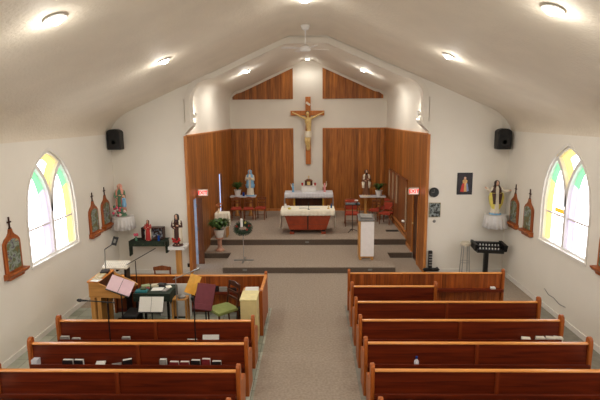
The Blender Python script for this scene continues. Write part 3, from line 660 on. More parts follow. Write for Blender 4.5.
# ------------------------------------------------------------------ stations of the cross
STP = [blotch('station_painting_%s' % 'abcde'[i], [(56,46,28),(120,104,58),(84,100,70),(150,160,150),(70,60,84),(206,190,130)], 9, seedv=i*3.3) for i in range(5)]
def station(label, X, y, zb, rz, i, h=1.02):
    """picture in a pointed wooden frame; local x along the wall, -y into the room"""
    t = thing('station_plaque', label, 'wall plaque', (X, y, zb), rz, 'framed station plaques')
    w = .235
    arc = [(w*cos(PI*k/12), .60+.15*sin(PI*k/12)) for k in range(13)]
    # frame outline with shouldered top rising to a stem
    o = [(-w,.10),(w,.10),(w,.56),(.225,.63),(.17,.69),(.10,.73),(.055,.78),(.04,.84),(-.04,.84),(-.055,.78),(-.10,.73),(-.17,.69),(-.225,.63),(-w,.56)]
    ow = .17; inn = [(ow,.56),(ow*.95,.605),(ow*.7,.645),(0,.675),(-ow*.7,.645),(-ow*.95,.605),(-ow,.56),(-ow,.15),(ow,.15)]
    MB().prism(o, -.03, -.001, 'y').build('frame', M['station'], t, bevel=.006)
    mb = MB(); mb.prism([(a*1.12, (b-.4)*1.06+.4) for a, b in inn], -.04, -.03, 'y'); mb.build('molding', M['cedt'] if False else M['station'], t, bevel=.004)
    MB().prism(inn, -.044, -.0402, 'y').build('painting', STP[i], t)
    MB().prism([(-.01-.0,.02),(-.09,.05),(-.13,.10),(-.13,.125),(-.0,.125),(-.0,.02)], -.27, .27, 'x').build('shelf', M['station'], t, bevel=.006)
    MB().prism([(-.2,.0),(-.25,.06),(.25,.06),(.2,.0)], -.06, -.001, 'y').build('bracket', M['station'], t)
    MB().box(-.028,.028,-.028,-.004,.84,.86).box(-.013,.013,-.024,-.006,.86,h+.02).box(-.05,.05,-.024,-.006,.94,.966).build('finial_cross', M['dkwood'], t, bevel=.003)
station('wooden station plaque alone near the left edge, before the window', XL, 7.72, 1.38, PI/2, 0)
station('wooden station plaque on left wall, nearer one between window and corner', XL, 10.78, 1.31, PI/2, 1)
station('wooden station plaque on left wall, farther one beside the corner shelf', XL, 11.44, 1.34, PI/2, 2)
station('wooden station plaque on right wall, farther one beside the corner shelf', XR, 11.52, 1.32, -PI/2, 3, 1.04)
station('wooden station plaque on right wall, nearer one before the window', XR, 10.76, 1.32, -PI/2, 4, 1.04)
station('wooden station plaque cut by the right edge of the photo', XR, 7.82, 1.34, -PI/2, 1)

# ------------------------------------------------------------------ right front wall bits
t = thing('framed_picture', 'dark framed picture of a glowing robed figure on the right front wall', 'picture', (3.82,D,2.325))
MB().box(-.19,.19,-.02,0,-.275,.275).build('frame', M['black'], t, bevel=.004)
MB().box(-.165,.165,-.024,-.0202,-.25,.25).build('picture_ground', mat('picture_dark', (34,26,34), .5, var=.4, scale=20), t)
mb = MB(); mb.prism([(-.055,-.2),(.055,-.2),(.05,0),(.06,.08),(.025,.11),(-.025,.11),(-.06,.08),(-.05,0)], -.0265, -.0242, 'y'); mb.cur = 1; mb.prism([(.03*cos(k*.7),.14+.035*sin(k*.7)) for k in range(9)], -.0265, -.0242, 'y')
mb.cur = 2; mb.prism([(-.01,.02),(-.07,.0),(-.11,-.20),(-.02,-.21)], -.028, -.0266, 'y'); mb.cur = 3; mb.prism([(.03,.02),(.07,.0),(.10,-.18),(.05,-.20)], -.028, -.0266, 'y')
mb.build('picture_figure', [mat('pic_gold', (222,176,110), .5, var=.2), M['skin'], mat('pic_red', (200,60,50)), mat('pic_blue', (130,150,190))], t)
t = thing('wall_clock', 'round black wall clock beside the sanctuary opening', 'clock', (3.065,D,2.11))
mb = MB(); mb.T = Matrix.Rotation(PI/2, 4, 'X'); mb.lathe([(.12,0),(.125,.02),(.115,.035),(.105,.03)], n=28); mb.build('clock_case', M['bplastic'], t, smooth=True)
mb = MB(); mb.T = Matrix.Rotation(PI/2, 4, 'X'); mb.lathe([(.01,.031),(.105,.032)], n=28); mb.build('clock_face', mat('clock_face', (34,36,34), .5), t)
MB().box(-.004,.004,-.036,-.033,0,.09).box(-.06,0,-.036,-.033,-.004,.006).build('clock_hands', M['gray'], t)
t = thing('framed_photo', 'small dark and gold photograph below the black clock', 'picture', (3.10,D,1.66))
MB().box(-.145,.145,-.015,0,-.185,.185).build('frame', mat('gold_edge', (150,130,70), .5), t); MB().box(-.135,.135,-.018,-.0152,-.175,.175).build('photo_print', blotch('photo_print', [(16,18,18),(40,44,40),(150,160,160),(20,24,22)], 18, seedv=5), t)
tag(MB().ball((0,-.01,0), (.04,.02,.04)).build('thermostat', M['gray'], None, (3.10,D,1.37)), 'small round thermostat below the framed photograph', 'thermostat')
# black stand beside the opening
t = thing('floor_fixture', 'small black upright column on a cable tangle by the opening', 'fixture', (3.02,12.0,0))
MB().box(-.055,.035,-.04,.04,.18,.62).build('column', mat('black_ribbed', (24,24,26), .6), t, bevel=.004)
mb = MB()
for k in range(5): mb.box(-.05,.03,-.045,-.04,.24+.07*k,.27+.07*k)
mb.build('slot', M['silver'], t)
mb = MB(); mb.box(-.17,.2,-.08,.04,.10,.16); mb.tube([(-.2,-.05,.13),(-.1,-.1,.2),(.05,-.12,.16),(.15,-.1,.22),(.22,-.05,.13)], .012); mb.build('cable_box', M['bplastic'], t)
# wire stool
t = thing('wire_stool', 'tall pale stool with thin metal legs against the front wall', 'stool', (3.80,11.72,0))
MB().lathe([(.02,.84),(.12,.84),(.125,.90),(.10,.92),(.02,.925)], n=20).build('seat', mat('stool_seat', (196,186,166), .6), t, smooth=True)
for k in range(4): a = PI/4+k*PI/2; MB().tube([(.09*cos(a),.09*sin(a),.84),(.14*cos(a),.14*sin(a),0)], .011, 6).build('leg', M['silver'], t)
MB().tube([(.115*cos(k*PI/8),.115*sin(k*PI/8),.42) for k in range(17)], .006, 5).build('foot_ring', M['silver'], t)
# votive candle stand
t = thing('votive_stand', 'black tiered candle stand with white candle glasses by right corner', 'candle stand', (4.27,11.6,0))
MB().box(-.2,.2,-.16,.16,0,.03).build('base', M['black'], t, bevel=.005); MB().box(-.05,.05,-.04,.04,.03,.78).build('post', M['black'], t)
mb = MB(); mb.T = Matrix.Rotation(.05, 4, 'Y')
mb.prism([(-.20,.72),(-.20,.80),(-.06,.80),(-.06,.86),(.08,.86),(.08,.92),(.2,.92),(.2,.86),(.1,.72)], -.32, .32, 'x')
mb.prism([(-.16,.76),(.2,.80),(.2,.95),(-.2,.92)], -.38, -.32, 'x'); mb.prism([(-.16,.76),(.2,.80),(.2,.95),(-.2,.92)], .32, .40, 'x')
mb.build('tiered_tray', M['black'], t, bevel=.004)
for k in range(14):
    r_ = k % 2; x = -.24+.48*k/13
    mb = MB(); mb.T = Matrix.Rotation(.05, 4, 'Y'); mb.lathe([(.014,0),(.017,.04),(.013,.04),(.012,.01)], (x,-.13+.13*r_,.80+.06*r_), n=10); mb.build('candle_glass', M['white'], t, smooth=True)
# wire on the right wall
tag(MB().tube([(XR-.01,9.8,.42),(XR-.02,9.6,.36),(XR-.012,9.4,.37),(XR-.02,9.15,.33),(XR-.01,8.95,.35)], .006, 6).build('wall_cable', M['gray'], None), 'short grey cable running low along the right wall', 'cable')

# ------------------------------------------------------------------ music corner
# organ console, player side to the right
t = thing('organ_console', 'oak organ console with sloping side panel in the music corner', 'organ', (-4.08, 8.35, 0))
sp = [(0,.78),(0,1.06),(.16,1.06),(.34,.97),(.60,.84),(.66,.79),(.63,.76)]
MB().prism(sp, 0, .04, 'y').build('side_panel', M['oak'], t, bevel=.004)
MB().prism(sp, .66, .70, 'y').build('side_panel', M['oak'], t, bevel=.004)
MB().box(0,.03,.04,.66,.1,1.06).build('back_panel', M['oakv'], t)
MB().box(-.02,.20,-.01,.71,1.06,1.09).build('lid', wood('organ_top_wood', (190,110,46), (226,150,72), .35, 1), t, bevel=.006)
MB().prism([(.03,.80),(.60,.80),(.60,.83),(.42,.86),(.38,.91),(.22,.94),(.20,1.06),(.03,1.06)], .04, .66, 'y').build('key_bed', M['dkwood'], t)
mb = MB()
for k in range(26): mb.box(.44,.585,.07+k*.0225,.07+k*.0225+.020,.842,.856)
mb.build('keyboard', M['white'], t)
mb = MB()
for k in range(25):
    if k % 7 not in (2, 6): mb.box(.44,.53,.084+k*.0225,.084+k*.0225+.011,.856,.868)
mb.build('black_keys', M['black'], t)
for x in (.03, .14): MB().box(x, x+.07, .0, .05, 0, .78).build('leg', M['oakv'], t)
MB().box(.06,.13,.65,.70,0,.78).build('leg', M['oakv'], t)
MB().box(.25,.60,.1,.62,.02,.12).build('pedal_board', M['black'], t)
flat('sheet_music', -3.98, 8.62, 1.092, .15, .40, .012, blotch('cover_print', [(214,208,190),(160,140,90),(230,226,214)], 12), 'open printed booklet lying on top of the organ', 'booklet', .1)
flat('paper_sheet', -3.95, 8.40, 1.092, .17, .16, .004, M['paper'], 'white sheet at the near end of the organ top', 'paper', -.2)
flat('hymn_book', -3.98, 8.86, 1.092, .15, .18, .035, DARKC, 'dark closed book on the far end of the organ top', 'book', .2)
# white mixer on a stand behind the organ
t = thing('audio_mixer', 'cream mixing desk on a low trolley behind the organ', 'mixer', (-3.90, 9.21, -.03))
MB().prism([(-.11,1.10),(-.11,1.14),(.11,1.22),(.12,1.13),(.12,1.10)], -.25, .25, 'x').build('mixer_body', mat('cream_plastic', (216,208,190), .5), t, bevel=.008)
mb = MB()
for i in range(12):
    for j in range(4): mb.box(-.22+i*.038,-.212+i*.038,-.09+j*.05,-.08+j*.05,1.146+.0182*j,1.158+.0182*j)
mb.build('knobs', M['gray'], t)
for x in (-.21, .21): MB().box(x-.02,x+.02,-.1,.1,0,1.10).build('leg', M['black'], t)
MB().box(-.21,.21,-.1,.1,.50,.53).build('shelf', M['black'], t)
# jointed lamp
t = thing('desk_lamp', 'jointed dark lamp on a thin pole rising behind the organ', 'lamp', (-4.02,8.99,1.092))
MB().lathe([(.06,0),(.06,.012),(.01,.02)], n=16).build('base', M['black'], t); MB().tube([(0,0,.01),(.01,0,.42)], .009, 6).build('pole', M['gray'], t)
MB().tube([(.01,0,.42),(.17,0,.52)], .011, 6).build('arm', M['black'], t)
mb = MB(); mb.T = Matrix.Translation((.22,0,.58)) @ Matrix.Rotation(.25, 4, 'Y') @ Matrix.Rotation(-.3, 4, 'X'); mb.box(-.05,.05,-.01,.01,-.08,.09); mb.build('lamp_head', M['bplastic'], t, bevel=.004)
mb = MB(); mb.T = Matrix.Translation((.22,0,.58)) @ Matrix.Rotation(.25, 4, 'Y') @ Matrix.Rotation(-.3, 4, 'X'); mb.box(-.02,.02,-.013,-.011,-.03,.04); mb.build('lamp_panel', M['gray'], t)
def music_stand(label, x, y, desk_m, w, h, z, tilt, rz, holds=None, pole=True, ry_=0, base_r=.24, dm=None):
    t = thing('music_stand', label, 'music stand', (x, y, 0), 0)
    T = Matrix.Translation((0,0,z)) @ Matrix.Rotation(rz, 4, 'Z') @ Matrix.Rotation(ry_, 4, 'Y') @ Matrix.Rotation(tilt, 4, 'X')
    mb = MB(); mb.T = T; mb.box(-w/2,w/2,-.006,.006,-h/2,h/2).box(-w/2,w/2,-.05,.0,-h/2-.006,-h/2+.004); mb.build('desk', desk_m, t)
    mb = MB(); mb.tube([(0,.02,.03),(0,.02,z-.02)], .012, 8); mb.build('pole', dm or M['black'], t)
    for k in range(3):
        a = PI/2+k*2*PI/3+.3; MB().tube([(0,.02,.10),(base_r*.5*cos(a),.02+base_r*.5*sin(a),.06),(base_r*cos(a),.02+base_r*sin(a),.012)], .009, 6).build('leg', dm or M['black'], t)
    return t, T
def sheet_mat(name, c):
    if name in MATS: return MATS[name]
    m, nt, b = newmat(name); L = nt.links.new; N = nt.nodes.new
    tc = N('ShaderNodeTexCoord'); wv = N('ShaderNodeTexWave'); wv.bands_direction = 'Z'; wv.inputs['Scale'].default_value = 26; wv.inputs['Distortion'].default_value = 1
    L(tc.outputs['Object'], wv.inputs['Vector']); r = N('ShaderNodeValToRGB'); L(wv.outputs['Fac'], r.inputs['Fac'])
    c = lin(c); r.color_ramp.elements[0].color = tuple(x*.6 for x in c)+(1,); r.color_ramp.elements[0].position = .0
    r.color_ramp.elements[1].color = c+(1,); r.color_ramp.elements[1].position = .35; L(r.outputs['Color'], b.inputs['Base Color']); b.inputs['Roughness'].default_value = .7
    MATS[name] = m; return m
def sheet(T, base, w, h, m, label, off=(0,0)):
    """loose sheet leaning on a music stand desk"""
    loc = Vector(base)
    mb = MB(); mb.box(-w/2,w/2,-.004,0,-h/2,h/2)
    o = mb.build('music_sheet', m); o.matrix_world = Matrix.Translation(loc) @ T @ Matrix.Translation((off[0],-.0075,off[1])); return tag(o, label, 'sheet music')
# pink sheets, tilted stand at the organ
tb, T = music_stand('black music stand holding pink sheets over the organ keys', -3.40, 8.12, M['black'], .42, .24, 1.06, -.6, .15, ry_=.42)
sheet(T, (-3.40,8.12,0), .205, .27, mat('pink_paper', (226,196,204), .7, var=.04), 'pink music sheet on the left half of the tilted stand', (-.108,.03))
sheet(T, (-3.40,8.12,0), .205, .27, mat('rose_paper', (222,190,200), .7, var=.05), 'pink music sheet on the right half of the tilted stand', (.104,.03))
# open white book on a stand
tb, T = music_stand('black music stand holding an open white songbook', -2.90, 8.22, M['black'], .44, .26, .68, -.45, 0)
sheet(T, (-2.90,8.22,0), .215, .27, sheet_mat('score_page', (228,226,216)), 'left white page of the open songbook on its stand', (-.11,.02))
sheet(T, (-2.90,8.22,0), .215, .27, sheet_mat('score_page', (228,226,216)), 'right white page of the open songbook on its stand', (.112,.02))
# green draped table
t = thing('draped_table', 'low table under a dark green cloth between the music stands', 'table', (-3.06, 8.87, 0))
MB().box(-.29,.36,-.24,.24,.72,.745).build('tabletop', M['dkwood'], t)
mb = MB(); mb.box(-.31,.38,-.26,.26,.746,.754).box(-.31,.38,-.266,-.26,.60,.754).box(.38,.386,-.26,.26,.55,.754); mb.build('green_cloth', M['green'], t)
for sx in (-.26, .33):
    for sy in (-.21, .21): MB().box(sx-.02,sx+.02,sy-.02,sy+.02,0,.72).build('leg', M['black'], t)
flat('paper_sheet', -2.98, 8.86, .755, .22, .18, .003, M['paper'], 'large white sheet on the green draped table', 'paper', .1)
flat('hymn_book', -2.80, 8.80, .755, .09, .16, .02, GREYC, 'thin grey booklet at the right end of the green table', 'book', -.3)
flat('teal_folder', -3.24, 8.72, .755, .22, .14, .03, mat('teal_card', (28,110,116), .5), 'teal folder on the left end of the green table', 'folder', .1)
flat('hymn_book', -3.24, 8.95, .755, .15, .12, .05, mat('pale_green_card', (150,160,120), .6), 'pale green book stacked behind the teal folder', 'book', .5)
flat('hymn_book', -3.07, 9.02, .755, .16, .11, .04, mat('cream_card', (206,196,168), .6), 'cream book at the back of the green table', 'book', .3)
flat('hymn_book', -3.22, 8.76, .787, .10, .08, .025, mat('olive_card', (70,84,50), .6), 'small olive notebook on top of the teal folder', 'book', .2)
# organ bench and black bag
t = thing('organ_bench', 'low black bench in front of the organ keys', 'bench', (-3.30, 8.45, 0))
MB().box(-.13,.13,-.3,.12,.46,.50).build('seat', M['bplastic'], t, bevel=.01)
for sy in (-.27, .08): MB().box(-.12,.12,sy-.02,sy+.02,0,.46).build('leg', M['black'], t)
flat('hymn_book', -2.95, 9.03, .755, .15, .11, .05, DARKC, 'dark closed book at the back of the green table near the white sheet', 'book', -.2)
flat('paper_sheet', -2.80, 8.98, .755, .10, .14, .012, M['cloth'], 'narrow cream leaflet at the right back corner of the green table', 'leaflet', .5)
flat('hymn_book', -3.20, 8.87, .755, .10, .10, .03, REDC, 'small red book between the teal folder and white sheet', 'book', .7)
# microphone stands
def mic_stand(label, x, y, h, boom=None, m=M['black'], r_=.22, tripod=True, head=True):
    t = thing('microphone_stand', label, 'microphone stand', (x, y, 0))
    MB().tube([(0,0,.05),(0,0,h)], [.012,.009], 8).build('pole', m, t)
    for k in range(3):
        a = PI/2+k*2*PI/3; MB().tube([(0,0,.16),(r_*cos(a),r_*.8*sin(a),.012)], .009, 6).build('leg', m, t)
    end = Vector((0,0,h))
    if boom:
        a, b = Vector(boom[0]), Vector(boom[1]); MB().tube([a, b], .009, 6).build('boom_arm', m, t); end = b
        d = (b-a).normalized()
    else: d = Vector((0,-.5,.8)).normalized()
    if head:
        mb = MB(); mb.tube([end, end+d*.10, end+d*.11, end+d*.15, end+d*.17], [.012,.017,.026,.026,.012], 10); mb.build('microphone', M['bplastic'] if m is M['black'] else M['silver'], t, smooth=True)
    return t
mic_stand('black boom microphone stand rising before the left pew front row', -3.16, 7.03, 1.20, ((.12,0,1.205),(-.30,0,1.235)), r_=.14)
mic_stand('straight black microphone stand in front of the maroon covered stand', -1.81, 7.0, 1.20, None, r_=.14)
mic_stand('black boom microphone stand leaning over the mixing desk', -3.50, 9.18, 1.22, ((.42,0,1.48),(-.25,0,1.10)), r_=.16)
mic_stand('silver microphone stand on the small stool beside the yellow board', -2.55, 8.62, 1.10, ((-.05,0,1.03),(.30,0,1.18)), M['silver'], r_=.12)
# small stool
t = thing('wooden_stool', 'small oak stool with black braces beside the green table', 'stool', (-2.55, 8.86, 0))
MB().box(-.15,.15,-.11,.11,.56,.59).build('seat', M['oak'], t, bevel=.008)
for sx in (-.13,.13):
    for sy in (-.09,.09): MB().box(sx-.018,sx+.018,sy-.018,sy+.018,0,.56).build('leg', M['oakv'], t)
MB().box(-.13,.13,-.09,-.07,.2,.23).build('brace', M['black'], t)
tag(MB().lathe([(.08,0),(.075,.03),(.03,.055),(.01,.06)], n=18).build('silver_dish', M['silver'], None, (-2.52,8.85,.591), smooth=True), 'small silver domed dish on the oak stool', 'dish')
# yellow board in profile on stand
t, T = music_stand('music stand holding a yellow board seen nearly edge on', -2.27, 8.78, mat('yellow_wood', (240,180,78), .4), .22, .36, .88, -.2, .5, ry_=.5, dm=M['black'])
t['label'] = 'yellow faced music stand tilted to a diamond beside the maroon cloth'
# maroon covered stand
t = thing('draped_stand', 'broad stand covered with a maroon cloth beside the green chair', 'draped stand', (-1.99, 8.50, 0))
T = Matrix.Translation((0,0,.74)) @ Matrix.Rotation(.12, 4, 'Y') @ Matrix.Rotation(-.5, 4, 'X')
mb = MB(); mb.T = T; mb.box(-.17,.17,-.01,.01,-.24,.24).box(-.17,.17,-.07,.0,-.25,-.235).box(-.17,.17,-.075,-.065,-.25,-.14); mb.build('maroon_cloth', M['maroon'], t, bevel=.008)
MB().tube([(0,.04,.02),(0,.04,.72)], .014).build('pole', M['black'], t); 
for k in range(3): a = PI/2+k*2*PI/3; MB().tube([(0,.04,.12),(.24*cos(a),.04+.2*sin(a),.012)], .01, 6).build('leg', M['black'], t)
# green seated chair
def chair(name, label, x, y, z0, rz, seat_m, frame_m, grp=None, arms=False, w=.42, sh=.42, bh=.85, backm=None, slats=True):
    t = thing(name, label, 'chair', (x, y, z0), rz, grp); hw = w/2
    MB().prism([(-hw,-hw),(hw,-hw),(hw*.88,hw),(-hw*.88,hw)], sh-.03, sh+.03, 'z').build('seat', seat_m, t, bevel=.012)
    for sx in (-1, 1):
        MB().tube([(sx*(hw-.025),-hw+.03,0),(sx*(hw-.02),-hw+.02,sh-.02)], [.014,.02], 8).build('leg', frame_m, t)
        MB().tube([(sx*(hw-.03),hw+.04,0),(sx*(hw-.045),hw-.02,sh),(sx*(hw-.045),hw+.06,bh)], [.015,.02,.016], 8).build('leg', frame_m, t)
        if arms: MB().tube([(sx*(hw-.02),-hw+.04,sh),(sx*hw,-hw+.05,sh+.2),(sx*hw,0,sh+.22),(sx*(hw-.04),hw+.0,sh+.22)], .016, 7).build('armrest', frame_m, t)
    if backm: MB().box(-hw+.05,hw-.05,hw+.0,hw+.05,sh+.08,bh-.02).build('backrest', backm, t, bevel=.015)
    else:
        mb = MB()
        for zz in (sh+.15, sh+.27): mb.box(-hw+.04,hw-.04,hw+.0,hw+.02,zz,zz+.04)
        mb.build('backrest', frame_m, t)
    mb = MB(); mb.prism([(-hw+.02,bh-.08),(hw-.02,bh-.08),(hw-.02,bh-.01),(0,bh+.03),(-hw+.02,bh-.01)], hw+.04, hw+.065, 'y'); mb.build('crest_rail', frame_m, t, bevel=.006)
    MB().tube([(-hw+.03,-hw+.04,.2),(hw-.03,-hw+.04,.2)], .009, 6).build('stretcher', frame_m, t)
    return t
chair('wooden_chair', 'dark wooden chair with a pale green seat in the music corner', -1.68, 8.60, 0, -.85, M['greenfab'], M['dkwood'], w=.44, sh=.46, bh=.92)
chair('wooden_chair', 'brown wooden chair whose curved back shows behind the left rail', -3.18, 10.08, 0, PI, M['redfab'], M['chairw'], w=.42, bh=.90)
# beige cabinet
t = thing('small_cabinet', 'narrow beige cabinet inside the side screen by the aisle', 'cabinet', (-1.115, 8.2, 0))
MB().box(-.14,.14,-.22,.22,.03,.86).build('body', M['beige'], t, bevel=.004); MB().box(-.15,.15,-.23,.23,.86,.885).build('top', mat('beige_top', (222,208,150), .45), t, bevel=.004)
MB().box(-.12,.12,-.2,.2,0,.03).build('plinth', M['black'], t); MB().box(-.125,.125,-.228,-.22,.06,.83).build('door', M['beige'], t, bevel=.003)
# things along the left rail ledge (z .487)
def onledge(name, x, w, h, d, m, label, cat, z=.487, rz=0): return flat(name, x, 9.52-.085, z, w, d, h, m, label, cat, rz)
tag(MB().box(-.32,.32,-.010,.010,-.42,.28).build('white_board', M['white'], None, (-2.78, 9.325, .42), (-.0,0,0), bevel=.003), 'long white board propped against the left rail behind the oak stool', 'board')
bpy.data.objects[-1] if False else None
onledge('hymn_book', -2.0, .16, .12, .05, DARKC, 'dark closed hymn book on the left rail ledge, next to the maroon stand', 'book')
onledge('hymn_book', -1.82, .16, .10, .05, GREYC, 'grey closed hymn book in the middle of the left rail ledge', 'book')
onledge('hymn_book', -1.62, .14, .08, .05, DARKC, 'dark closed hymn book at the chair side of the left rail ledge', 'book')
t = thing('handbag', 'black handbag standing by the left rail near the beige cabinet', 'bag', (-1.38, 9.22, 0))
MB().prism([(-.15,.0),(.15,.0),(.13,.24),(-.13,.24)], -.07, .07, 'y').build('bag_body', M['bplastic'], t, bevel=.02); MB().tube([(-.08,0,.24),(-.06,0,.33),(.06,0,.33),(.08,0,.24)], .008, 6).build('handle', M['bplastic'], t)
t = thing('side_cabinet', 'low oak stand between the beige cabinet and the left rail', 'stand', (-1.17, 8.92, 0))
MB().box(-.16,.13,-.18,.18,0,.66).build('body', M['oakv'], t, bevel=.004); MB().box(-.18,.15,-.2,.2,.66,.69).build('top', M['oak'], t, bevel=.006)
flat('paper_stack', -1.17, 8.93, .691, .26, .30, .03, M['paper'], 'stack of white papers on the low oak stand', 'papers', .05)

# ------------------------------------------------------------------ sanctuary furniture
# crucifix
t = thing('crucifix', 'large wooden crucifix with a gilded figure on the white back wall', 'crucifix', (-.125, Db, 0))
MB().box(-.10,.10,-.12,-.02,2.19,4.76).build('upright', M['cross'], t, bevel=.008)
MB().box(-.67,.62,-.135,-.02,4.06,4.24).build('crossbar', M['cross'], t, bevel=.008)
mb = MB(); mb.T = Matrix.Translation((0,-.13,4.50)) @ Matrix.Rotation(.6, 4, 'Y'); mb.box(-.09,.09,-.008,.004,-.04,.04); mb.build('title_plate', M['paper'], t)
mb = MB(); y = -.24
mb.tube([(0,y+.02,3.98),(0,y,3.86),(.02,y,3.66),(.03,y-.01,3.50),(.0,y-.01,3.36)], [.06,.135,.10,.085,.10], 12)
for s in (-1, 1):
    mb.tube([(s*.08,y,3.93),(s*.30,y+.03,4.03),(s*.54,y+.07,4.15)], [.05,.036,.022], 8); mb.ball((s*.575,y+.07,4.17), (.03,.015,.025), 8, 5)
    for q in range(4): mb.tube([(s*.58,y+.07,4.16+q*.012),(s*.62,y+.05,4.165+q*.014)], [.007,.005], 5)
    mb.tube([(s*.575,y+.07,4.17),(s*.585,y+.05,4.21)], [.008,.006], 5)
    mb.tube([(s*.045,y,3.38),(s*.06-.03,y-.08,3.10),(s*.04,y+.02,2.86),(s*.03,y+.03,2.78)], [.075,.056,.042,.028], 8); mb.ball((s*.03,y-.01,2.76), (.025,.06,.03), 8, 5)
mb.tube([(0,y+.02,3.96),(.0,y-.02,4.05)], .04, 8); mb.ball((-.02,y-.06,4.12), (.065,.075,.09), 12, 8); mb.tube([(-.02,y-.13,4.13),(-.02,y-.15,4.10)], [.01,.012], 5)
o = mb.build('corpus', M['gold'], t, smooth=True); rm = o.modifiers.new('rm', 'REMESH'); rm.mode = 'VOXEL'; rm.voxel_size = .012; rm.use_smooth_shade = True
mb = MB(); mb.loft([[(cos(a)*rx_, y-.01+sin(a)*ry_, z) for a in [2*PI*i/16 for i in range(16)]] for z, rx_, ry_ in ((3.47,.125,.12),(3.36,.14,.13),(3.24,.13,.13))]); mb.build('loincloth', M['scream'], t, smooth=True)
mb = MB(); mb.ball((-.02,y-.035,4.145), (.075,.07,.085), 12, 8); mb.build('hair', M['hair'], t, smooth=True)

# front altar
AC = -.13
t = thing('altar', 'front altar with a tapering red wood body under a cream cloth', 'altar', (AC, 15.35, Z2))
ze = .76
MB().prism([(-.58,.13),(.58,.13),(.78,ze-.03),(-.78,ze-.03)], -.33, .33, 'y').build('body', M['red'], t, bevel=.01)
MB().box(-.025,.025,-.34,-.33,.15,ze-.16).box(-.6,.6,-.336,-.33,.30,.305).build('inlay', M['dkwood'], t)
for s in (-1, 1):
    MB().box(s*.50-.07,s*.50+.07,-.36,.36,.0,.07).build('foot', M['red'], t, bevel=.008)
    MB().box(s*.50-.05,s*.50+.05,-.3,.3,.07,.14).build('leg', M['black'], t)
MB().box(-.86,.86,-.37,.37,ze-.03,ze).build('tabletop', M['red'], t)
def drape(w, d, z, front, side_, waves=13, amp=.012, taper=0):
    """table cloth: top sheet with falling front/back and longer sides"""
    mb = MB(); mb.box(-w,w,-d,d,z,z+.012)
    n = 60
    for sy in (-1, 1):
        mb.loft([[(-w-.0+2*w*i/n, sy*(d+.004+amp*k*(1+sin(i*2*PI*waves/n))), zz) for i in range(n+1)] for zz, k in ((z+.012,0),(z-.03,.3),(z-front*.6,.8),(z-front,1))], closed=False)
    for sx in (-1, 1):
        mb.loft([[(sx*(w+.004+amp*k*(1+sin(i*2*PI*5/24))), -d*(1-.25*kk)+2*d*(1-.25*kk)*i/24, zz) for i in range(25)] for zz, k, kk in ((z+.012,0,0),(z-.1,.6,0),(z-side_*.6,1,.5),(z-side_,1.2,1))], closed=False)
    return mb
o = drape(.85, .38, ze+.002, .16, .60).build('altar_cloth', M['cloth'], t, smooth=True); so = o.modifiers.new('s', 'SOLIDIFY'); so.thickness = .004
zt = Z2+ze+.015
flat('missal', AC-.12, 15.30, zt, .30, .22, .04, M['paper'], 'open white missal lying at the middle of the front altar', 'book')
flat('altar_card', AC+.22, 15.25, zt, .34, .20, .006, M['paper'], 'white paper lying right of the missal on the front altar', 'paper', .1)
tag(MB().lathe([(.05,0),(.06,.05),(.03,.12),(.035,.14)], n=16).build('white_cruet', M['white'], None, (AC-.72,15.35,zt), smooth=True), 'white jug at the left end of the front altar', 'jug')
tag(MB().lathe([(.04,0),(.055,.03),(.05,.05)], n=16).build('yellow_bowl', M['syellow'], None, (AC-.58,15.15,zt), smooth=True), 'small yellow bowl beside the white jug on the front altar', 'bowl')
tag(MB().lathe([(.05,0),(.06,.03),(.05,.05)], n=16).build('white_bowl', M['white'], None, (AC-.64,15.5,zt), smooth=True), 'white bowl behind the jug on the front altar', 'bowl')
tag(MB().lathe([(.03,0),(.03,.10),(.015,.13),(.015,.15)], n=12).build('glass_cruet', mat('blue_green_glass', (50,90,130), .15), None, (AC+.76,15.35,zt), smooth=True), 'dark blue glass bottle at the right end of the front altar', 'bottle')
tag(MB().lathe([(.04,0),(.045,.02),(.012,.05),(.012,.08),(.04,.11)], n=12).build('brass_cup', M['gold'], None, (AC+.66,15.2,zt), smooth=True), 'small brass cup beside the blue bottle on the front altar', 'cup')
t = thing('microphone', 'thin black table microphone at the middle of the front altar', 'microphone', (AC+.03,15.08,zt))
MB().lathe([(.035,0),(.03,.012)], n=14).build('base', M['black'], t); MB().tube([(0,0,.01),(0,0,.14),(0,-.02,.2)], .008, 6).build('neck', M['black'], t); MB().ball((0,-.03,.215), .02, 8, 5).build('capsule', M['black'], t)
# high altar table
t = thing('altar_table', 'rear altar table with white cloth and brass legs below the crucifix', 'altar table', (AC+.02, 17.6, Z2))
zb = .95
MB().box(-.85,.85,-.28,.28,zb-.04,zb).build('tabletop', M['dkwood'], t)
for s in (-1, 1):
    for sy in (-.22,.22): MB().lathe([(.045,0),(.03,.05),(.03,.4),(.045,.45),(.03,.5),(.03,zb-.08),(.045,zb-.04)], (s*.53,sy,0), n=12).build('leg', mat('brass_yellow', (214,168,70), .35, .3), t, smooth=True)
MB().box(-.5,.5,.15,.18,.2,zb-.25).build('back_panel', M['dkwood'], t)
o = drape(.87, .30, zb+.002, .18, .50, waves=17).build('altar_cloth', M['linen'], t, smooth=True); so = o.modifiers.new('s', 'SOLIDIFY'); so.thickness = .004
zr = Z2+zb+.015
t = thing('altar_riser', 'white box riser at the centre of the rear altar', 'riser', (AC+.02,17.66,zr))
MB().box(-.26,.26,-.14,.14,0,.20).build('body', M['white'], t, bevel=.006); MB().box(-.28,.28,-.16,.16,.20,.225).build('top', M['trim'], t, bevel=.004)
t = thing('tabernacle', 'dark wooden tabernacle with gilt doors on the white riser', 'tabernacle', (AC+.02,17.66,zr+.226))
MB().box(-.14,.14,-.1,.1,0,.17).build('body', M['dkwood'], t, bevel=.004); MB().prism([(-.155,.17),(.155,.17),(.05,.23),(-.05,.23)], -.11, .11, 'y').build('roof', M['chairw'], t)
MB().box(-.06,.06,-.106,-.1,.02,.15).build('door', M['gold'], t)
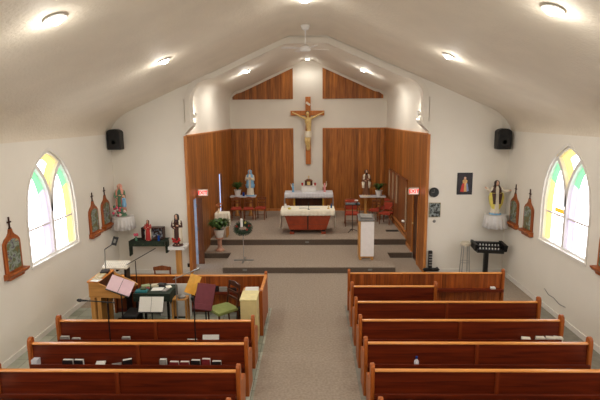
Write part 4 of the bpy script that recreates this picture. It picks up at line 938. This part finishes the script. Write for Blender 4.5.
MB().box(-.012,.012,-.02,.0,.23,.36).box(-.045,.045,-.02,0,.30,.32).build('finial_cross', M['gold'], t)
for x, lab in ((-.235,'red votive candle left of the tabernacle'),(.235,'red votive candle right of the tabernacle')):
    t = thing('red_candle', lab, 'candle', (AC+.02+x,17.6,zr+.226), 0, 'red candles by the tabernacle')
    MB().lathe([(.03,0),(.035,.10),(.03,.10),(.025,.02)], n=12).build('glass', mat('red_glass', (190,30,40), .2), t, smooth=True); MB().lathe([(.02,.02),(.02,.08)], n=10).build('wax', M['sred'], t)
def angel(label, x, m, grp):
    t = thing('angel_candlestick', label, 'candlestick', (x,17.5,zr), 0, grp); h = .26
    MB().lathe([(.05,0),(.045,.02),(.035,.10),(.045,.2),(.03,.24),(.018,.25),(.03,.28),(.028,.31),(.01,.33)], n=14).build('figure', m, t, smooth=True)
    for s in (-1, 1):
        mb = MB(); mb.prism([(s*.02,.14),(s*.07,.20),(s*.09,.32),(s*.06,.29),(s*.03,.22)], .02, .035, 'y'); mb.build('wing', M['scream'], t)
    MB().tube([(.03,-.02,.2),(.06,-.04,.26),(.06,-.04,.40)], .008, 6).build('candle', M['scream'], t)
angel('pale blue angel candlestick at the left end of the rear altar', -.68, M['sblue'], 'angel candlesticks')
angel('pink angel candlestick at the right end of the rear altar', .47, mat('angel_pink', (226,150,150), .5), 'angel candlesticks')

# side tables
def side_table(label, x, y, w, d, z, post_m):
    t = thing('side_table', label, 'table', (x, y, Z2))
    MB().box(-w/2,w/2,-d/2,d/2,z-.03,z).build('tabletop', M['white'], t, bevel=.004)
    MB().box(-w/2-.01,w/2+.01,-d/2-.01,d/2+.01,z+.0005,z+.006).build('top_cloth', M['linen'], t)
    for s in (-1, 1): MB().lathe([(.10,0),(.08,.06),(.055,.12),(.05,.5),(.07,z-.05),(.06,z-.03)], (s*w*.27,0,0), n=14).build('leg', post_m, t, smooth=True)
    return t
side_table('white topped side table left of the altars under the blue statue', -2.57, 17.95, .95, .40, .76, M['oakv'])
side_table('white topped side table right of the altars under the brown statue', 2.27, 17.95, .94, .42, .73, M['oakv'])
statue('madonna_statue', 'blue mantled woman statue on the left sanctuary table', (-2.30,17.92,Z2+.768), .98, M['scream'], mantle=M['sblue'], veil=True, hair=M['brownhair'], arms='pray', mopen=.30, base=M['sblue'], mbot=.42)
st = statue('saint_statue', 'bearded saint statue in cream and brown on the right sanctuary table', (2.03,17.92,Z2+.738), .98, M['sbrown'], mantle=M['scream'], arms='hold', mopen=.5, base=M['scream'], mbot=.52)
mb = MB(); mb.ball((0,-.075,.845), (.04,.025,.045), 10, 6); mb.build('beard', M['hair'], st, smooth=True)
def plant(name, label, x, y, z, pot_m, r_, ph, leaves, spread, lh, lw=.03, droop=.6, pot=True):
    t = thing(name, label, 'plant', (x, y, z))
    MB().lathe([(r_*.65,0),(r_*.72,.01),(r_,ph*.92),(r_*1.06,ph*.93),(r_*1.06,ph),(r_*.9,ph),(r_*.85,ph*.9)], n=20).build('pot', pot_m, t, smooth=True)
    MB().lathe([(.005,ph*.88),(r_*.88,ph*.9)], n=16).build('soil', M['sdark'], t)
    mb = MB(); rr = random.Random(len(label))
    for k in range(leaves):
        a = rr.uniform(0, 2*PI); L_ = spread*rr.uniform(.6, 1.1); H_ = lh*rr.uniform(.45, 1.1); pts = []
        for q in range(5):
            u = q/4; pts.append(Vector((cos(a)*L_*u, sin(a)*L_*u, ph*.9+H_*(2*u-u*u*(1+droop)) )))
        sd = Vector((-sin(a), cos(a), 0)); ww = [.25, .9, 1, .7, .08]
        o = mb.addv([p+sd*lw*w_*s+Vector((0,0,(.3*lw*w_ if s else 0))) for p, w_ in zip(pts, ww) for s in (-1, 0, 1)])
        for q in range(4):
            for s in (0, 1): mb.face([o+q*3+s, o+q*3+s+1, o+q*3+s+4, o+q*3+s+3])
    mb.build('foliage', M['leaf'], t, smooth=True); return t
plant('potted_plant', 'green plant in a white pot on the left sanctuary table', -2.78, 17.92, Z2+.768, M['white'], .13, .24, 70, .27, .42, droop=.45)
plant('potted_plant', 'spiky plant in a white pot on the right sanctuary table', 2.50, 17.92, Z2+.738, M['white'], .13, .22, 70, .32, .42, lw=.022, droop=.5)
t = thing('glass_vase', 'blue glass cup beside the plant on the left table', 'cup', (-2.55,17.85,Z2+.768)); MB().lathe([(.04,0),(.045,.14),(.038,.14),(.034,.02)], n=14).build('glass', M['glass'], t, smooth=True)
# chairs
gc = 'red seated sanctuary chairs'
chair('sanctuary_chair', 'red seated wooden chair nearest the left sanctuary wall', -2.74, 17.22, Z2, .15, M['redfab'], M['chairw'], gc, w=.38, bh=.78)
chair('sanctuary_chair', 'red seated wooden chair, middle one below the blue statue', -2.29, 17.2, Z2, .08, M['redfab'], M['chairw'], gc, w=.37, bh=.78)
chair('sanctuary_chair', 'red seated wooden chair, rightmost of the three on the left', -1.86, 17.3, Z2, -.1, M['redfab'], M['chairw'], gc, w=.38, bh=.78)
chair('armchair', 'red upholstered armchair behind the black music stand right of the altar', 1.36, 16.25, Z2, PI+PI, M['redfab'], M['chairw'], None, arms=True, w=.50, bh=.86, backm=M['redfab'])
chair('sanctuary_chair', 'red seated wooden chair on the right nearest the table legs', 2.24, 17.0, Z2, -.4, M['redfab'], M['chairw'], gc, w=.36, bh=.70, sh=.38)
chair('sanctuary_chair', 'wooden armchair with red seat and back by the right panelled wall', 2.56, 16.45, Z2, -.5, M['redfab'], M['chairw'], gc, arms=True, w=.40, bh=.74, sh=.38, backm=M['redfab'])
chair('sanctuary_chair', 'red seated chair deepest in the corner by the right wall screen', 2.60, 17.36, Z2, -.9, M['redfab'], M['chairw'], gc, w=.36, bh=.72, sh=.38, backm=M['redfab'])
# black music stand on the platform
t, T = music_stand('black music stand in front of the red armchair', 1.30, 15.25, M['black'], .46, .12, .92, -.9, 0, base_r=.22)
t.location.z = Z2
tag(MB().lathe([(.05,0),(.06,.02),(.05,.035)], n=14).build('white_dish', M['white'], None, (1.42,15.22,Z2+1.02), smooth=True), 'small white dish lying on the black sanctuary music stand', 'dish')
# ambo
t = thing('ambo', 'oak reading ambo with a white front cloth and grey top', 'lectern', (1.47, 12.95, Z1))
MB().prism([(-.20,.06),(-.20,1.08),(.18,1.17),(.18,.06)], -.20, -.165, 'x').build('side_panel', M['oakv'], t, bevel=.004)
MB().prism([(-.20,.06),(-.20,1.08),(.18,1.17),(.18,.06)], .165, .20, 'x').build('side_panel', M['oakv'], t, bevel=.004)
MB().box(-.165,.165,-.19,-.17,.06,1.07).build('front_panel', M['oakv'], t)
for x in (-.19, .13): MB().box(x, x+.06, -.2, .18, 0, .06).build('foot', M['oak'], t)
MB().prism([(-.22,1.075),(-.22,1.10),(.20,1.205),(.20,1.18)], -.22, .22, 'x').build('top', mat('grey_top', (112,108,104), .6), t, bevel=.004)
mb = MB(); mb.box(-.155,.20,-.215,-.208,.10,1.06).box(-.155,.20,-.215,-.19,1.055,1.065); mb.build('front_cloth', mat('ambo_cloth', (240,234,232), .8, var=.03), t)
flat('missal', 1.47, 12.95, Z1+1.165, .30, .22, .03, GREYC, 'grey closed book on the top of the ambo', 'book', 0, .25)
# advent wreath
t = thing('advent_wreath', 'evergreen wreath with white candle on a thin cross-footed stand', 'wreath', (-1.86, 12.72, Z1))
MB().box(-.27,.27,-.02,.02,0,.025).box(-.02,.02,-.27,.27,0,.025).build('cross_foot', M['gray'], t); MB().tube([(0,0,.02),(0,0,.86)], .011).build('pole', M['silver'], t)
WT = Matrix.Translation((0,0,.90)) @ Matrix.Rotation(.5, 4, 'X') @ Matrix.Translation((0,0,-.88))
mb = MB(); mb.T = WT; rr = random.Random(3)
for k in range(900):
    a = rr.uniform(0, 2*PI); b = rr.uniform(0, 2*PI); c = Vector(((.19+.05*cos(b))*cos(a), (.19+.05*cos(b))*sin(a), .88+.05*sin(b)))
    d = Vector((cos(a)*cos(b), sin(a)*cos(b), sin(b)))+Vector((rr.uniform(-.7,.7),rr.uniform(-.7,.7),rr.uniform(-.7,.7))); d.normalize(); s_ = d.cross(Vector((.3,.2,1))).normalized()*.010
    mb.poly([c-s_, c+s_, c+d*.055])
mb.build('greenery', M['pine'], t)
mb = MB(); mb.T = WT; mb.tube([(.19*cos(k*PI/12),.19*sin(k*PI/12),.88) for k in range(25)], .04, 8).build('ring', M['pine'], t)
MB().lathe([(.035,.96),(.035,1.18)], (-.02,-.09,0), n=14).build('white_candle', M['white'], t)
for x, y_, c_ in ((.12,-.12,'sred'),(-.17,.02,'sred'),(.05,.17,'syellow'),(.17,.05,'sred')): MB().ball((x,y_*.88,.93+y_*.48), .038, 8, 6).build('berry_cluster', M[c_], t)
# planter on pedestal
t = thing('plant_pedestal', 'rose marble pedestal below the leafy plant by the left doorway', 'pedestal', (-2.70, 13.72, Z1))
MB().lathe([(.13,0),(.13,.03),(.09,.06),(.065,.10),(.06,.30),(.085,.34),(.12,.37),(.12,.40)], n=20).build('column', mat('rose_marble', (186,140,118), .35, var=.2, scale=8), t, smooth=True)
plant('potted_plant', 'bushy leafy plant in a white pot on the rose pedestal', -2.70, 13.72, Z1+.402, M['white'], .15, .24, 170, .34, .40, lw=.05, droop=.4)
# cloth covered stand with small flowers
t = thing('credence_table', 'small stand under a cream cloth behind the leafy plant', 'table', (-2.79, 14.75, Z2))
MB().box(-.19,.19,-.16,.16,.72,.75).build('tabletop', M['oak'], t)
for sx in (-.15,.15):
    for sy in (-.12,.12): MB().box(sx-.02,sx+.02,sy-.02,sy+.02,0,.72).build('leg', M['oakv'], t)
o = drape(.2, .17, .752, .42, .42, waves=4).build('cream_cloth', M['cloth'], t, smooth=True); so = o.modifiers.new('s', 'SOLIDIFY'); so.thickness = .004
t = thing('flower_vase', 'small vase with dried pinkish flowers on the cream covered stand', 'vase', (-2.88, 14.7, Z2+.765))
MB().lathe([(.03,0),(.045,.05),(.02,.11),(.028,.13)], n=12).build('vase', M['scream'], t, smooth=True)
mb = MB(); [mb.ball((.07*cos(k*2.4),.05*sin(k*2.4),.18+.05*(k%3)), .028, 6, 4) for k in range(9)]; mb.build('blooms', mat('dried_petals', (186,120,80)), t, smooth=True)
# lattice screen on right side wall
t = thing('wall_screen', 'wooden slatted screen fixed along the right sanctuary wall', 'screen', (SR-.05, 16.0, 0))
MB().box(-.01,.015,-1.65,1.65,.62,2.10).build('panel', wood('screen_wood', (128,72,34), (160,100,54), .45, 2, plank=.12, paxis=1), t)
MB().box(-.035,.015,-1.68,1.68,2.10,2.15).build('top_rail', M['chairw'], t)
MB().box(-.05,.01,-1.68,1.68,.56,.62).build('bottom_rail', M['cedt'], t)
for i, y in enumerate((1.55,.75,.0)): MB().box(-.03,.0,y-.09,y+.09,1.15,2.08).build('slat', mat('pale_slat', (176,150,122), .5), t)
MB().box(-.035,.0,-1.68,-1.60,.62,1.9).build('end_post', mat('pale_slat', (176,150,122), .5), t)
tag(MB().ball((0,0,0), (.05,.10,.04)).build('white_bowl', M['white'], None, (SR-.12,14.45,.86), smooth=True), 'small white holy water bowl at the near end of the wall screen', 'bowl')
tag(MB().box(-.2,.2,-.10,.10,0,.012).build('floor_vent', M['vent'], None, (2.60,15.4,Z2)), 'black floor register on the platform by the right wall', 'vent')
# step lights
for x, y, z, lab in ((-1.75,12.095,.09,'small pale socket plate at the left of the lower step'),(1.50,12.095,.09,'small pale socket plate below the ambo'),(-.15,14.325,.25,'small pale socket plate at the middle of the upper step')):
    tag(MB().box(-.055,.055,-.012,0,-.025,.025).build('socket_plate', M['gray'], None, (x,y,z), bevel=.003), lab, 'socket', 'step socket plates')
# exit signs
def exit_sign(label, xw, s, y, z):
    t = thing('exit_sign', label, 'sign', (xw, y, z), 0, 'exit signs')
    a, b = sorted((-s*.02, -s*.29))
    MB().box(a, b, -.03, .03, -.09, .09).build('sign_box', mat('sign_white', (214,206,196), .5), t, bevel=.008)
    MB().box(a+.03, b-.03, -.034, -.031, -.065, .065).build('sign_face', emis('sign_glow', (255,214,204), .35), t)
    text_mesh('EXIT', .125, 'lettering', emis('sign_red', (255,40,34), .6), t, ((a+b)/2, -.036, 0))
    MB().box(*sorted((0, -s*.03)), -.02, .02, -.03, .03).build('bracket', M['gray'], t)
exit_sign('lit red exit sign over the left sanctuary doorway', SL+.03, -1, 12.95, 2.0); exit_sign('lit red exit sign over the right sanctuary doorway', SR-.03, 1, 12.75, 2.04)

# ------------------------------------------------------------------ daylight
w = bpy.data.worlds.new('World'); bpy.context.scene.world = w; w.use_nodes = True
bg = w.node_tree.nodes['Background']; bg.inputs[0].default_value = (.42,.56,.9,1); bg.inputs[1].default_value = .75
# ------------------------------------------------------------------ pieces of parts sit under their part
SUB = {'soil':'pot','keyboard':'key_bed','black_keys':'key_bed','knobs':'mixer_body','clock_hands':'clock_face','sign_face':'sign_box','lettering':'sign_box',
       'woofer':'grille','title_plate':'upright','inlay':'body','slot':'column','lamp_panel':'lamp_head','picture':'case','painting':'frame','picture_figure':'picture_ground','beard':'figure'}
for o in list(bpy.data.objects):
    k = o.name.split('.')[0]
    if k in SUB and o.parent and o.parent.type == 'EMPTY':
        for q in [x for x in bpy.data.objects if x.parent == o.parent and x.type == 'MESH' and x.name.split('.')[0] == SUB[k]]:
            o.parent = q; break

# ------------------------------------------------------------------ camera
F = 484.65; p_, yaw, roll = .1694, -.0246, .009
f = Vector((sin(yaw)*cos(p_), cos(yaw)*cos(p_), -sin(p_))); r = Vector((cos(yaw), -sin(yaw), 0)); u = r.cross(f)
r, u = r*cos(roll)-u*sin(roll), u*cos(roll)+r*sin(roll)
cd = bpy.data.cameras.new('Camera'); cam = bpy.data.objects.new('Camera', cd); COL.objects.link(cam)
mw = Matrix((r, u, -f)).transposed().to_4x4(); mw.translation = (0, 0, 4.0); cam.matrix_world = mw
cd.sensor_width = 36; cd.lens = F/600*36; cd.clip_start = .05
sc = bpy.context.scene; sc.camera = cam
sc.view_settings.view_transform = 'Standard'; sc.view_settings.look = 'None'; sc.view_settings.gamma = 1; sc.view_settings.exposure = 1.1
try: sc.view_settings.use_curve_mapping = False
except Exception: pass
